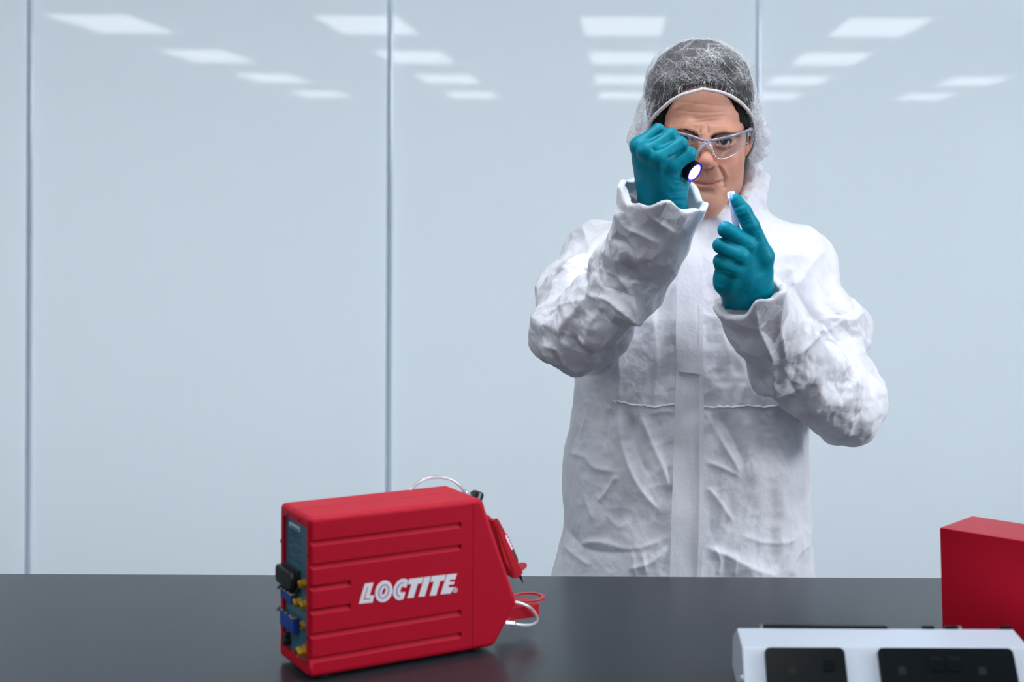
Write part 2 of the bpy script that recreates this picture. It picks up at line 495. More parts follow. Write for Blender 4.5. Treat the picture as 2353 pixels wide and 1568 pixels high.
# blue connectors with steel screws
for q in ((666, 1369, 26, 20), (668, 1428, 32, 34)):
    y0, y1, z0, z1 = rrect2(*q)
    cb = box('blue_connector', (-0.005, y0, z0), (0.002, y1, z1), m_blue, dev, 0.0012)
    bm = bmesh.new()
    add_box(bm, np.array([-0.006, y0 - 0.001, z1]), np.array([0.0, y1 + 0.002, z1 + 0.0025]))
    for yy in np.linspace(y0 + 0.003, y1 - 0.003, 4):
        lathe(bm, (-0.004, yy, z1 + 0.0015), (-1, 0, 0.5), [(0, 0.0016), (0.004, 0.0016), (0.005, 0.0010)], 8)
    from_bm('terminal_screws', bm, m_steel, cb)
    for yy in (y0 + 0.0015, y1 - 0.0015):
        bm = bmesh.new(); lathe(bm, (-0.005, yy, z1 + 0.0008), (-1, 0, 0), [(0, 0.0017), (0.0035, 0.0017)], 8); from_bm('jack_screw', bm, m_steel, cb)
# brass fittings
for (u, v, r, ln) in ((697, 1342, 0.0044, 0.008), (687, 1384, 0.0044, 0.009), (700, 1391, 0.0044, 0.008), (694, 1438, 0.0042, 0.004), (699, 1497, 0.0058, 0.011)):
    y, z = rear(u, v)
    bm = bmesh.new()
    lathe(bm, (0.002, y, z), (-1, 0, 0), [(0, r * 1.25), (ln * 0.25, r * 1.25), (ln * 0.27, r * 0.75), (ln * 0.45, r * 0.75), (ln * 0.47, r), (ln * 0.9, r), (ln, r * 0.7)], 6)
    fit = from_bm('brass_fitting', bm, m_gold, dev, angle=25)
    bm = bmesh.new(); lathe(bm, (0.0021 - ln, y, z), (-1, 0, 0), [(0, r * 0.5), (0.0008, r * 0.5)], 10); from_bm('fitting_bore', bm, m_black, fit)
for (u, v, r) in ((661, 1472, 0.0062), (662, 1460, 0.0035)):
    y, z = rear(u, v)
    bm = bmesh.new(); lathe(bm, (0.002, y, z), (-1, 0, 0), [(0, r), (0.006, r), (0.0075, r * 0.7)], 16)
    from_bm('round_socket', bm, m_black, dev)

# lettering on the side, each letter its own raised print
def letter(name, polys, holes=(), parent=dev, t=0.0004, off=0.0):
    cu = bpy.data.curves.new(name, 'CURVE'); cu.dimensions = '2D'; cu.fill_mode = 'BOTH'; cu.extrude = t
    for pl in list(polys) + list(holes):
        sp = cu.splines.new('POLY'); sp.points.add(len(pl) - 1); sp.use_cyclic_u = True
        for i, (u, v) in enumerate(pl):
            x, z = side(u, v); sp.points[i].co = (x, z, 0, 1)
    tmp = bpy.data.objects.new('tmp', cu); COL.objects.link(tmp)
    me = bpy.data.meshes.new_from_object(tmp.evaluated_get(bpy.context.evaluated_depsgraph_get()))
    bpy.data.objects.remove(tmp); bpy.data.curves.remove(cu)
    me.transform(Matrix(((1, 0, 0, 0), (0, 0, 1, -off), (0, 1, 0, 0), (0, 0, 0, 1))))
    me.materials.clear(); me.materials.append(m_white)
    return link(name, me, parent)
ZS = 2353 / 320.0
def zp(pl): return [(780 + x / ZS, 1280 + y / ZS) for x, y in pl]
def ell(cx, cy, a, b, ang, n=36, t0=0, t1=2 * math.pi, close=True):
    t = np.linspace(t0, t1, n, endpoint=not close)
    ca, sa = math.cos(ang), math.sin(ang)
    return [(cx + a * math.cos(q) * ca - b * math.sin(q) * sa, cy + a * math.cos(q) * sa + b * math.sin(q) * ca) for q in t]
def band(pts, w):
    p = np.asarray(pts, float); tg = np.gradient(p, axis=0); tg /= np.linalg.norm(tg, axis=1)[:, None]
    n = np.stack([-tg[:, 1], tg[:, 0]], 1) * w / 2
    return [tuple(q) for q in np.vstack([p + n, (p - n)[::-1]])]
LET = {}
LET['l'] = ([[(430, 453), (572, 440), (508, 655), (588, 648), (556, 772), (325, 795)]], [[(470, 512), (486, 511), (425, 706), (520, 700), (516, 718), (402, 726)]])
oc = (748, 585)
LET['o'] = ([ell(*oc, 186, 142, -1.22)], [ell(*oc, 62, 24, -1.22, 24)])
LET['c'] = ([[(1158, 395), (1128, 512), (1085, 520), (1085, 500), (1060, 500), (1032, 545), (1026, 590), (1050, 605), (1112, 595), (1082, 712), (1010, 735), (950, 715), (910, 660), (902, 590), (925, 500), (975, 425), (1035, 380), (1100, 368)]], [])
LET['t'] = ([[(1180, 375), (1420, 347), (1385, 448), (1325, 452), (1250, 692), (1143, 700), (1215, 462), (1152, 468)]], [])
LET['i'] = ([[(1435, 345), (1540, 332), (1440, 668), (1332, 676)]], [])
LET['tt'] = ([[(1560, 328), (1798, 303), (1765, 405), (1700, 410), (1630, 650), (1522, 658), (1592, 418), (1530, 425)]], [])
LET['e'] = ([[(1815, 300), (1984, 284), (1955, 382), (1870, 388), (1858, 428), (1945, 420), (1925, 468), (1850, 474), (1836, 518), (1925, 512), (1880, 618), (1705, 635)]], [])
for k, (pl, hl) in LET.items():
    o = letter('letter', [zp(p) for p in pl], [zp(h) for h in hl])
# inline strokes of the first three letters
m_inl = mat('violet print line', (150, 95, 165), rough=0.5)
for pts in (ell(*oc, 118, 78, -1.22, 40, 0, 2 * math.pi, False), [(1090, 436), (1050, 440), (1010, 470), (980, 520), (965, 580), (970, 625), (990, 655), (1022, 668)]):
    o = letter('inline_stroke', [zp(band(spline(pts, 40), 15))], off=0.0003); o.data.materials.clear(); o.data.materials.append(m_inl)
o = letter('registered_mark', [zp(ell(1950, 560, 44, 46, 0, 28))], [zp(ell(1950, 560, 34, 36, 0, 28))])
letter('registered_letter', [zp([(1938, 585), (1938, 535), (1958, 535), (1966, 545), (1960, 560), (1966, 585), (1956, 585), (1951, 563), (1946, 563), (1946, 585)])])

# front fittings, in local coordinates: front() gives a point at a chosen distance across the width
def front(u, v, y):
    q = hit(u, v, DB + DW * y, DW); return np.array([q[0], y, q[2]])
ym = 0.050
pl = [front(1124, 1192, ym), front(1131, 1187, ym), front(1136, 1192, ym), front(1152, 1222, ym), front(1151, 1230, ym), front(1191, 1312, ym), front(1176, 1326, ym), front(1150, 1290, ym)]
bm = bmesh.new(); prism(bm, [p - np.array([0, 0.013, 0]) for p in pl], (0, 0.003, 0)); prism(bm, [p + np.array([0, 0.010, 0]) for p in pl], (0, 0.003, 0))
back = [front(1122, 1194, ym), front(1128, 1190, ym), front(1176, 1322, ym), front(1170, 1326, ym)]
prism(bm, [p - np.array([0, 0.013, 0]) for p in back], (0, 0.026, 0))
bevel_all(bm, 0.0008, 2)
br = from_bm('cradle', bm, m_redm, dev)
bm = bmesh.new()
c0 = front(1190, 1308, ym); ax = front(1209, 1296, ym) - c0; ax = ax / np.linalg.norm(ax)
nrm = np.cross(ax, np.array([0, 1.0, 0])); nrm /= np.linalg.norm(nrm)
poly = [c0 + ax * (0.0125 * math.cos(t)) * 1.0 + np.array([0, 0.012, 0]) * math.sin(t) for t in np.linspace(-math.pi / 2, math.pi / 2, 17)]
poly += [c0 - ax * 0.006 + np.array([0, 0.012, 0]), c0 - ax * 0.006 - np.array([0, 0.012, 0])]
prism(bm, poly, nrm * 0.0016); bevel_all(bm, 0.0004, 1)
from_bm('finger_tab', bm, m_redm, br)
# the pen with dispensing tip resting in the cradle
pen = tag(empty('applicator_pen', tuple(DB), DYAW), 'slim applicator pen with black dispensing tip resting in the red cradle', 'pen')
ya = ym
a = front(1139, 1212, ya); b_ = front(1199, 1343, ya); dr = (b_ - a) / np.linalg.norm(b_ - a); ln = np.linalg.norm(b_ - a)
offn = np.array([dr[2], 0, -dr[0]]); offn = offn if offn[0] > 0 else -offn
bm = bmesh.new(); lathe(bm, a + offn * 0.0022, dr, [(ln * 0.08, 0.0050), (ln * 0.12, 0.0062), (ln * 0.42, 0.0062)], 20); from_bm('barrel', bm, m_lav, pen)
bm = bmesh.new(); lathe(bm, a + offn * 0.0022 + dr * ln * 0.42, dr, [(0.0002, 0.0064), (0.004, 0.0068), (ln * 0.20, 0.0066), (ln * 0.28, 0.004)], 20); from_bm('black_collar', bm, m_black, pen)
bm = bmesh.new(); lathe(bm, a + offn * 0.0022 + dr * ln * 0.70, dr, [(0, 0.0038), (ln * 0.10, 0.0036), (ln * 0.12, 0.0028), (ln * 0.30, 0.0004)], 16); from_bm('tapered_tip', bm, m_black, pen)
bm = bmesh.new()
for k in range(6):
    q = a + dr * (0.015 + 0.0042 * k) + offn * 0.0080
    add_box(bm, q - np.array([0.0012, 0.004, 0.0009]), q + np.array([0.0006, 0.001, 0.0009]))
from_bm('red_print', bm, m_redm, pen)

# ring shelf and block at the foot of the nose
yr = 0.052
blk0 = front(1176, 1418, yr - 0.018); blk1 = front(1240, 1384, yr - 0.018)
bm = bmesh.new()
x0b = front(1170, 1400, yr)[0] - 0.012; x1b = front(1240, 1400, yr - 0.016)[0]
zb0 = front(1238, 1418, yr - 0.016)[2]; zb1 = front(1238, 1387, yr - 0.016)[2]
add_box(bm, np.array([x0b, yr - 0.016, zb0]), np.array([x1b, yr + 0.016, zb1])); bevel_all(bm, 0.0015, 2)
from_bm('front_block', bm, m_redm, dev)
zr = front(1250, 1371, yr)[2]
xr = front(1213, 1370, yr + 0.004)[0]
R1, R0 = 0.0215, 0.0168
bm = bmesh.new()
ths = np.linspace(0, 2 * math.pi, 48, endpoint=False)
for z_, fl in ((zr, 0), (zr + 0.0018, 1)):
    pass
ri = [[bm.verts.new((xr + R * math.cos(t), yr + 0.004 + R * math.sin(t), z)) for t in ths] for R, z in ((R1, zr), (R1, zr + 0.0018), (R0, zr + 0.0018), (R0, zr))]
for k in range(4):
    A, B = ri[k], ri[(k + 1) % 4]
    for i in range(48): bm.faces.new((A[i], A[(i + 1) % 48], B[(i + 1) % 48], B[i]))
add_box(bm, np.array([xr - 0.038, yr - 0.006, zr + 0.0001]), np.array([xr - R0 - 0.0015, yr + 0.014, zr + 0.0017]))
from_bm('ring_holder', bm, m_redm, dev, angle=30)
box('ring_post', (xr - 0.030, yr - 0.005, zb1 - 0.002), (xr - 0.024, yr + 0.013, zr + 0.0005), m_redm, dev, 0.0005)

# tubes and fittings
t1 = tag(empty('clear_tube', tuple(DB), DYAW), 'clear plastic tube arching up behind the top of the red controller', 'tube')
yt = 0.070
arc = [front(u, v, yt + 0.02) for u, v in ((935, 1142), (948, 1121), (972, 1104), (1003, 1097), (1035, 1102), (1055, 1115), (1068, 1131))]
bm = bmesh.new(); tube(bm, spline(arc, 40), 0.0019, 10); from_bm('hose', bm, m_tube, t1, smooth=True)
e = arc[-1]; dd = arc[-1] - arc[-2]; dd /= np.linalg.norm(dd)
bm = bmesh.new(); lathe(bm, e - dd * 0.002, dd, [(0, 0.0026), (0.003, 0.0034), (0.006, 0.0034), (0.0065, 0.0046), (0.009, 0.0046), (0.0095, 0.003)], 8); from_bm('connector', bm, m_luer, t1)
t2 = tag(empty('clear_tube', tuple(DB), DYAW), 'short clear plastic tube looping beside the nose of the red controller', 'tube')
lo = [front(u, v, 0.030) for u, v in ((1180, 1383), (1198, 1387), (1219, 1398), (1232, 1415), (1234, 1428), (1222, 1436), (1200, 1437), (1182, 1434))]
bm = bmesh.new(); tube(bm, spline(lo, 44), 0.0021, 10); from_bm('hose', bm, m_tube, t2, smooth=True)
e = lo[-1]; dd = lo[-1] - lo[-2]; dd /= np.linalg.norm(dd)
bm = bmesh.new(); lathe(bm, e - dd * 0.001, dd, [(0, 0.0026), (0.002, 0.0040), (0.004, 0.0040), (0.0045, 0.0030), (0.014, 0.0030)], 8); from_bm('connector', bm, m_luer, t2)
# black clamp on the slanted front
q0 = front(1080, 1138, yt + 0.02); q1 = front(1110, 1138, yt + 0.02); qd = front(1092, 1160, yt + 0.02)
clampo = empty('hose_clamp'); clampo.parent = dev
cl = [front(u, v, yt + 0.012) for u, v in ((1072, 1141), (1082, 1143), (1101, 1131), (1110, 1132), (1113, 1140), (1108, 1152), (1112, 1160), (1085, 1160))]
bm = bmesh.new(); prism(bm, cl, (0, 0.016, 0)); bevel_all(bm, 0.0012, 2); from_bm('clamp_body', bm, m_black, clampo)
cl = [front(u, v, yt + 0.009) for u, v in ((1096, 1150), (1102, 1134), (1107, 1134), (1101, 1152))]
bm = bmesh.new(); prism(bm, cl, (0, 0.004, 0)); from_bm('clamp_spring', bm, m_steel, clampo)
cl = [front(u, v, yt + 0.010) for u, v in ((1090, 1155), (1112, 1160), (1118, 1192), (1100, 1185))]
bm = bmesh.new(); prism(bm, cl, (0, 0.012, 0)); bevel_all(bm, 0.001, 1); from_bm('clamp_foot', bm, m_black, clampo)

# ------------------------------------------------------------------ second red unit, cut by the right edge of the picture
m_red2 = mat('dark red casing', rough=0.36, metal=0.6, linear=(0.60, 0.008, 0.03), bump=('noise', 1400, 0.00006), spec=0.2)
s2 = 1.80 / 1.56
c2 = P(2159, 1213, 1.80)
H2 = c2[2] - BZ
yaw2 = math.atan2(-0.060, 0.0727)
unit = tag(empty('red_unit', (c2[0], c2[1], BZ), yaw2), 'plain red box-shaped unit behind the white socket box at the right', 'machine')
W2, L2 = 0.0755 * s2, 0.21
bm = bmesh.new()
bot = [(0.005, -0.001), (L2, -0.001), (L2, W2), (0.005, W2)]; top = [(0, 0), (L2, 0), (L2, W2), (0, W2)]
vb = [bm.verts.new((x, y, 0.004)) for x, y in bot]; vt = [bm.verts.new((x, y, H2)) for x, y in top]
bm.faces.new(vb[::-1]); bm.faces.new(vt)
for i in range(4): bm.faces.new((vb[i], vb[(i + 1) % 4], vt[(i + 1) % 4], vt[i]))
bevel_all(bm, 0.0011, 2)
from_bm('casing', bm, m_red2, unit)
box('end_panel', (L2 - 0.0005, 0.008, 0.012), (L2 + 0.0015, W2 - 0.008, H2 - 0.010), m_teal, unit, 0.0006)
for x in (0.02, L2 - 0.02):
    for y in (0.016, W2 - 0.016):
        bm = bmesh.new(); lathe(bm, (x, y, 0), (0, 0, 1), [(0, 0.007), (0.0045, 0.008)], 14); from_bm('rubber_foot', bm, m_rubber, unit)

# ------------------------------------------------------------------ white socket box in the foreground
m_abs = mat('white plastic', (184, 193, 206), rough=0.33, bump=('noise', 300, 0.00008))
m_sock = mat('glossy black plastic', rough=0.28, linear=(0.0020, 0.004, 0.0055), spec=0.16)
m_hole = mat('socket slot black', rough=0.9, linear=(0.0008, 0.001, 0.001))
xl, xr_ = (1703 - U0) * 1.60 / F_PX, (2349 - U0) * 1.60 / F_PX
sb = tag(empty('socket_box', (xl, 1.50, BZ)), 'white bench socket box with black sockets at the bottom right', 'socket box')
SL = xr_ - xl
pr = [(0.128, 0.0645), (0.062, 0.0640), (0.004, 0.006), (0.002, 0.003), (0.002, 0.0), (0.195, 0.0), (0.195, 0.030), (0.186, 0.040)]
bm = bmesh.new(); prism(bm, [(0, y, z) for y, z in pr], (SL, 0, 0)); bevel_all(bm, 0.004, 4)
from_bm('housing', bm, m_abs, sb)
fy0, fz0, fy1, fz1 = 0.062, 0.0640, 0.004, 0.006
fd = np.array([0, fy1 - fy0, fz1 - fz0]); flen = np.linalg.norm(fd); fd /= flen
fn = np.array([0, fd[2], -fd[1]]); fn = fn if fn[2] > 0 else -fn
def facept(x, t, h=0.0): return np.array([x, fy0, fz0]) + fd * t + fn * h
def plate(x0, x1, back=False):
    t0, t1 = 0.003, 0.079
    n = 6; r = 0.006
    pts = []
    for cx, ct, a0 in ((x0 + r, t0 + r, math.pi), (x1 - r, t0 + r, 1.5 * math.pi), (x1 - r, t1 - r, 0), (x0 + r, t1 - r, 0.5 * math.pi)):
        for k in range(n):
            a = a0 + k / (n - 1) * math.pi / 2
            pts.append(facept(cx + r * math.cos(a), ct + r * math.sin(a), 0.0002))
    bm = bmesh.new(); prism(bm, pts, fn * 0.006); bevel_all(bm, 0.0012, 2, 50)
    return from_bm('socket_plate', bm, m_sock, sb)
def rocker(pl, x):
    bm = bmesh.new()
    q = [facept(x - 0.0065, 0.012, 0.006), facept(x - 0.0065, 0.020, 0.0105), facept(x - 0.0065, 0.030, 0.007), facept(x - 0.0065, 0.030, 0.0058), facept(x - 0.0065, 0.012, 0.0056)]
    prism(bm, q, (0.013, 0, 0)); bevel_all(bm, 0.0008, 2)
    from_bm('rocker_switch', bm, m_sock, pl)
def slots(pl, x):
    for dx, dt, w, h in ((0, 0.030, 0.004, 0.009), (-0.0112, 0.055, 0.0065, 0.0045), (0.0112, 0.055, 0.0065, 0.0045)):
        bm = bmesh.new()
        prism(bm, [facept(x + dx - w, dt - h / 1.0 + 0.004, 0.0061), facept(x + dx + w, dt - h + 0.004, 0.0061), facept(x + dx + w, dt + 0.004, 0.0061), facept(x + dx - w, dt + 0.004, 0.0061)], fn * 0.0004)
        from_bm('socket_slot', bm, m_hole, pl)
xa0, xa1 = (1761 - U0) * 1.555 / F_PX - xl, (1945 - U0) * 1.555 / F_PX - xl
xb0, xb1 = (2020 - U0) * 1.555 / F_PX - xl, (2332 - U0) * 1.555 / F_PX - xl
p1 = plate(xa0, xa1); p2 = plate(xb0, xb1)
rocker(p1, (1909 - U0) * 1.54 / F_PX - xl)
slots(p1, (1830 - U0) * 1.52 / F_PX - xl)
for u in (2160, 2199): rocker(p2, (u - U0) * 1.54 / F_PX - xl)
for u in (2086, 2272): slots(p2, (u - U0) * 1.52 / F_PX - xl)
# sockets on the far slope, only their edge shows over the ridge
bm = bmesh.new(); add_box(bm, np.array([(1757 - U0) * 1.64 / F_PX - xl, 0.128, 0.0605]), np.array([(2040 - U0) * 1.64 / F_PX - xl, 0.136, 0.0668])); bevel_all(bm, 0.001, 2)
bs = from_bm('rear_socket_plate', bm, m_sock, sb)
for u in (2133, 2184, 2310):
    bm = bmesh.new(); add_box(bm, np.array([(u - 14 - U0) * 1.64 / F_PX - xl, 0.128, 0.0605]), np.array([(u + 14 - U0) * 1.64 / F_PX - xl, 0.134, 0.0672])); bevel_all(bm, 0.001, 2)
    from_bm('rear_switch', bm, m_sock, sb)
for u in (1752, 2205):
    bm = bmesh.new(); lathe(bm, ((u - U0) * 1.64 / F_PX - xl, 0.131, 0.0640), (0, 0, 1), [(0, 0.003), (0.0034, 0.0025)], 10); from_bm('fixing_screw', bm, m_steel, sb)
bm = bmesh.new(); lathe(bm, (0.0008, 0.045, 0.036), (-1, 0, 0), [(0, 0.004), (0.003, 0.004), (0.004, 0.0025)], 12); from_bm('cable_gland', bm, m_abs, sb)
# ------------------------------------------------------------------ solid modelling by distance fields
def smin(a, b, k):
    if k <= 0: return np.minimum(a, b)
    h = np.clip(0.5 + 0.5 * (b - a) / k, 0, 1)
    return b + (a - b) * h - k * h * (1 - h)
def smax(a, b, k): return -smin(-a, -b, k)
class Vol:
    def __init__(s, lo, hi, h):
        s.h = h; s.lo = np.array(lo, float); n = np.ceil((np.array(hi) - s.lo) / h).astype(int) + 1
        s.ax = [(s.lo[i] + h * np.arange(n[i])).astype(np.float32) for i in range(3)]
        s.F = np.full(n, 1.0, np.float32)
    def _reg(s, bmin, bmax):
        a = np.clip(np.floor((np.asarray(bmin) - s.lo) / s.h).astype(int), 0, None)
        b = np.minimum(np.ceil((np.asarray(bmax) - s.lo) / s.h).astype(int) + 1, s.F.shape)
        sl = tuple(slice(int(p), int(max(p, q))) for p, q in zip(a, b))
        X = s.ax[0][sl[0]][:, None, None]; Y = s.ax[1][sl[1]][None, :, None]; Z = s.ax[2][sl[2]][None, None, :]
        return sl, X, Y, Z
    def put(s, fn, bmin, bmax, k=0.0, sub=False):
        pad = k + 3 * s.h
        sl, X, Y, Z = s._reg(np.asarray(bmin) - pad, np.asarray(bmax) + pad)
        if 0 in s.F[sl].shape: return
        d = fn(X, Y, Z).astype(np.float32)
        s.F[sl] = smax(s.F[sl], -d, k) if sub else smin(s.F[sl], d, k)
    def cone(s, a, b, ra, rb, k=0.0, sub=False):
        a = np.asarray(a, float); b = np.asarray(b, float); R = max(ra, rb)
        s.put(lambda X, Y, Z: d_cone(X, Y, Z, a, b, ra, rb), np.minimum(a, b) - R, np.maximum(a, b) + R, k, sub)
    def ball(s, c, r, k=0.0, sub=False, rot=None):
        c = np.asarray(c, float); r = np.broadcast_to(np.asarray(r, float), (3,)); m = r.max()
        s.put(lambda X, Y, Z: d_ell(X, Y, Z, c, r, rot), c - m, c + m, k, sub)
    def chain(s, pts, rad, k=0.0, sub=False):
        for i in range(len(pts) - 1): s.cone(pts[i], pts[i + 1], rad[i], rad[i + 1], k, sub)
    def mesh(s, smooth=2):
        V, Q = snets(s.F, s.lo, s.h)
        return relax(V, Q, smooth), Q
def d_cone(X, Y, Z, a, b, ra, rb):
    ab = b - a; L = ab @ ab + 1e-12
    x, y, z = X - a[0], Y - a[1], Z - a[2]
    t = np.clip((x * ab[0] + y * ab[1] + z * ab[2]) / L, 0, 1)
    return np.sqrt((x - t * ab[0]) ** 2 + (y - t * ab[1]) ** 2 + (z - t * ab[2]) ** 2) - (ra + (rb - ra) * t)
def d_ell(X, Y, Z, c, r, rot=None):
    x, y, z = X - c[0], Y - c[1], Z - c[2]
    if rot is not None:
        R = np.asarray(rot)
        x, y, z = R[0, 0] * x + R[0, 1] * y + R[0, 2] * z, R[1, 0] * x + R[1, 1] * y + R[1, 2] * z, R[2, 0] * x + R[2, 1] * y + R[2, 2] * z
    k0 = np.sqrt((x / r[0]) ** 2 + (y / r[1]) ** 2 + (z / r[2]) ** 2)
    k1 = np.sqrt((x / r[0] ** 2) ** 2 + (y / r[1] ** 2) ** 2 + (z / r[2] ** 2) ** 2) + 1e-6
    return k0 * (k0 - 1) / k1
def snets(F, lo, h):
    S = F < 0
    C = [(i, j, k) for i in (0, 1) for j in (0, 1) for k in (0, 1)]
    n = np.array(F.shape)
    cnt = np.zeros(n - 1, np.int8)
    for i, j, k in C: cnt += S[i:n[0] - 1 + i, j:n[1] - 1 + j, k:n[2] - 1 + k]
    I, J, K = np.nonzero((cnt > 0) & (cnt < 8))
    vals = {c: F[I + c[0], J + c[1], K + c[2]] for c in C}
    acc = np.zeros((len(I), 3)); num = np.zeros(len(I))
    for c in C:
        for ax in range(3):
            if c[ax]: continue
            c2 = list(c); c2[ax] = 1; c2 = tuple(c2)
            a, b = vals[c], vals[c2]; m = (a < 0) != (b < 0)
            t = np.where(m, a / np.where(m, a - b, 1), 0)
            p = np.zeros((len(I), 3)) + np.array(c); p[:, ax] += t
            acc[m] += p[m]; num[m] += 1
    V = (np.stack([I, J, K], 1) + acc / num[:, None]) * h + lo
    idx = np.full(n - 1, -1, np.int32); idx[I, J, K] = np.arange(len(I))
    quads = []
    for ax in range(3):
        b, c = (ax + 1) % 3, (ax + 2) % 3
        sl0 = [slice(1, -1)] * 3; sl0[ax] = slice(0, -1); sl1 = list(sl0); sl1[ax] = slice(1, None)
        A, B = S[tuple(sl0)], S[tuple(sl1)]
        for flip in (0, 1):
            m = (A & ~B) if not flip else (~A & B)
            p = np.array(np.nonzero(m)).T
            if not len(p): continue
            p = p + np.array([0 if q == ax else 1 for q in range(3)])
            def at(db, dc):
                q = p.copy(); q[:, b] += db; q[:, c] += dc
                return idx[q[:, 0], q[:, 1], q[:, 2]]
            f = np.stack([at(-1, -1), at(0, -1), at(0, 0), at(-1, 0)], 1)
            quads.append(f[:, ::-1] if flip else f)
    return V, np.vstack(quads)
def relax(V, Q, it, lam=0.5, mask=None):
    E = np.vstack([Q[:, [0, 1]], Q[:, [1, 2]], Q[:, [2, 3]], Q[:, [3, 0]]])
    n = len(V); deg = np.bincount(E.ravel(), minlength=n)[:, None]
    V = V.copy()
    for _ in range(it):
        for w in (lam, -lam * 1.04):
            s = np.stack([np.bincount(E[:, 0], V[E[:, 1], i], n) + np.bincount(E[:, 1], V[E[:, 0], i], n) for i in range(3)], 1) / deg
            dlt = (s - V) * w
            V = V + (dlt if mask is None else dlt * mask[:, None])
    return V
def normals(V, Q):
    a = V[Q[:, 2]] - V[Q[:, 0]]; b = V[Q[:, 3]] - V[Q[:, 1]]
    fn = np.cross(a, b); n = len(V)
    N = np.stack([sum(np.bincount(Q[:, k], fn[:, i], n) for k in range(4)) for i in range(3)], 1)
    return N / (np.linalg.norm(N, axis=1)[:, None] + 1e-12)
def hash3(I, seed):
    I = I.astype(np.int64)
    h = (I[:, 0] * 73856093) ^ (I[:, 1] * 19349663) ^ (I[:, 2] * 83492791) ^ (seed * 2654435761)
    h = (h ^ (h >> 13)) * 1274126177 & 0x7fffffff
    out = []
    for k in range(4):
        h = (h * 1103515245 + 12345) & 0x7fffffff
        out.append(((h >> 8) & 0xffff) / 65535.0)
    return np.stack(out, 1)
def vnoise(p, seed=0):
    i = np.floor(p).astype(np.int64); f = p - i; f = f * f * (3 - 2 * f); r = 0
    for c in range(8):
        o = np.array([c & 1, (c >> 1) & 1, (c >> 2) & 1])
        w = np.prod(np.where(o, f, 1 - f), 1)
        r = r + w * hash3(i + o, seed)[:, 0]
    return r * 2 - 1
def fbm(p, seed=0, oct=3):
    return sum(vnoise(p * 2 ** k, seed + k) / 2 ** k for k in range(oct))
def crumple(p, seed=0, curv=0.5):
    """crumpled sheet: flat facets that meet in sharp creases (upper envelope of random planes)"""
    i = np.floor(p).astype(np.int64); best = np.full(len(p), -9.0)
    for dx in (-1, 0, 1):
        for dy in (-1, 0, 1):
            for dz in (-1, 0, 1):
                c = i + np.array([dx, dy, dz]); r = hash3(c, seed); r2 = hash3(c, seed + 101)
                d = p - (c + r[:, :3])
                v = (r[:, 3] - 0.5) * 0.6 + ((r2[:, :3] - 0.5) * 1.5 * d).sum(1) - curv * (d * d).sum(1)
                best = np.maximum(best, v)
    return best
def facet(p, seed=0, rot=True):
    """piecewise planar noise: random heights joined by flat triangles, like creased paper"""
    if rot:
        r = np.random.default_rng(seed + 77); q, _ = np.linalg.qr(r.normal(size=(3, 3))); p = p @ q
    i = np.floor(p).astype(np.int64); f = p - i
    o = np.argsort(-f, axis=1); fs = np.take_along_axis(f, o, 1)
    c = i.copy(); v = hash3(c, seed)[:, 0] * (1 - fs[:, 0]); rows = np.arange(len(p))
    for k in range(3):
        c[rows, o[:, k]] += 1
        w = fs[:, k] - (fs[:, k + 1] if k < 2 else 0)
        v = v + w * hash3(c, seed)[:, 0]
    return v * 2 - 1
def creases(p, seed, e):
    s = 0; f0 = facet(p, seed)
    for d in np.eye(3):
        s = s + np.abs(facet(p + d * e, seed) + facet(p - d * e, seed) - 2 * f0)
    return s / e
def polydist(uv, pl):
    """signed distance of 2-D points to a polyline and position along it (0..1)"""
    pl = np.asarray(pl, float); best = np.full(len(uv), 1e9); sg = np.zeros(len(uv)); pos = np.zeros(len(uv))
    n = len(pl) - 1
    for k in range(n):
        a, b = pl[k], pl[k + 1]; ab = b - a; L = ab @ ab
        t = np.clip(((uv - a) @ ab) / L, 0, 1); q = uv - a - t[:, None] * ab
        d = np.sqrt((q ** 2).sum(1)); m = d < best
        best[m] = d[m]; sg[m] = np.sign(ab[0] * q[m, 1] - ab[1] * q[m, 0]); pos[m] = (k + t[m]) / n
    return best, sg, pos
def folds(V, N, strokes):
    """raise or press folds along drawn crease lines; (points, width left, width right, height, [smooth])"""
    uv, dep = project(V)
    face = np.clip(-(N * ((V - CAM) / np.linalg.norm(V - CAM, axis=1)[:, None])).sum(1) * 2.2, 0, 1)
    D = np.zeros(len(V))
    for pts, wl, wr, amp in strokes:
        p = spline(pts, max(8, 6 * len(pts))) if len(pts) > 2 else np.asarray(pts, float)
        lo = p.min(0) - 3 * max(wl, wr); hi = p.max(0) + 3 * max(wl, wr)
        m = np.nonzero(((uv > lo) & (uv < hi)).all(1))[0]
        if not len(m): continue
        d, s, t = polydist(uv[m], p)
        w = np.where(s < 0, wl, wr)
        D[m] += amp * np.exp(-1.15 * np.sqrt((d / w) ** 2 + 0.012)) * np.clip(np.minimum(t, 1 - t) * 6 + 0.12, 0, 1)
    return D * face
def setattr_color(o, name, C):
    a = o.data.attributes.new(name, 'FLOAT_COLOR', 'POINT')
    a.data.foreach_set('color', np.hstack([C, np.ones((len(C), 1))]).astype(np.float32).ravel())
# ------------------------------------------------------------------ the man
def p3(*a): return P(*a)
man = tag(empty('person', (P(1590, 900, 2.43)[0], 2.43, 0)), 'man in white coverall, hair net and teal gloves, raising a torch towards a vial', 'person')
man_loc = np.array(man.location)
def wmesh(name, V, Q, m, parent=None, smooth=True, angle=None):
    """a part of the man given in room coordinates"""
    return mesh_np(name, np.asarray(V) - man_loc, Q, m, parent or man, smooth, angle)
def wbm(name, bm, m, parent=None, smooth=False, angle=35):
    return from_bm(name, bm, m, parent or man, smooth, angle, Matrix.Translation(Vector(-man_loc)))

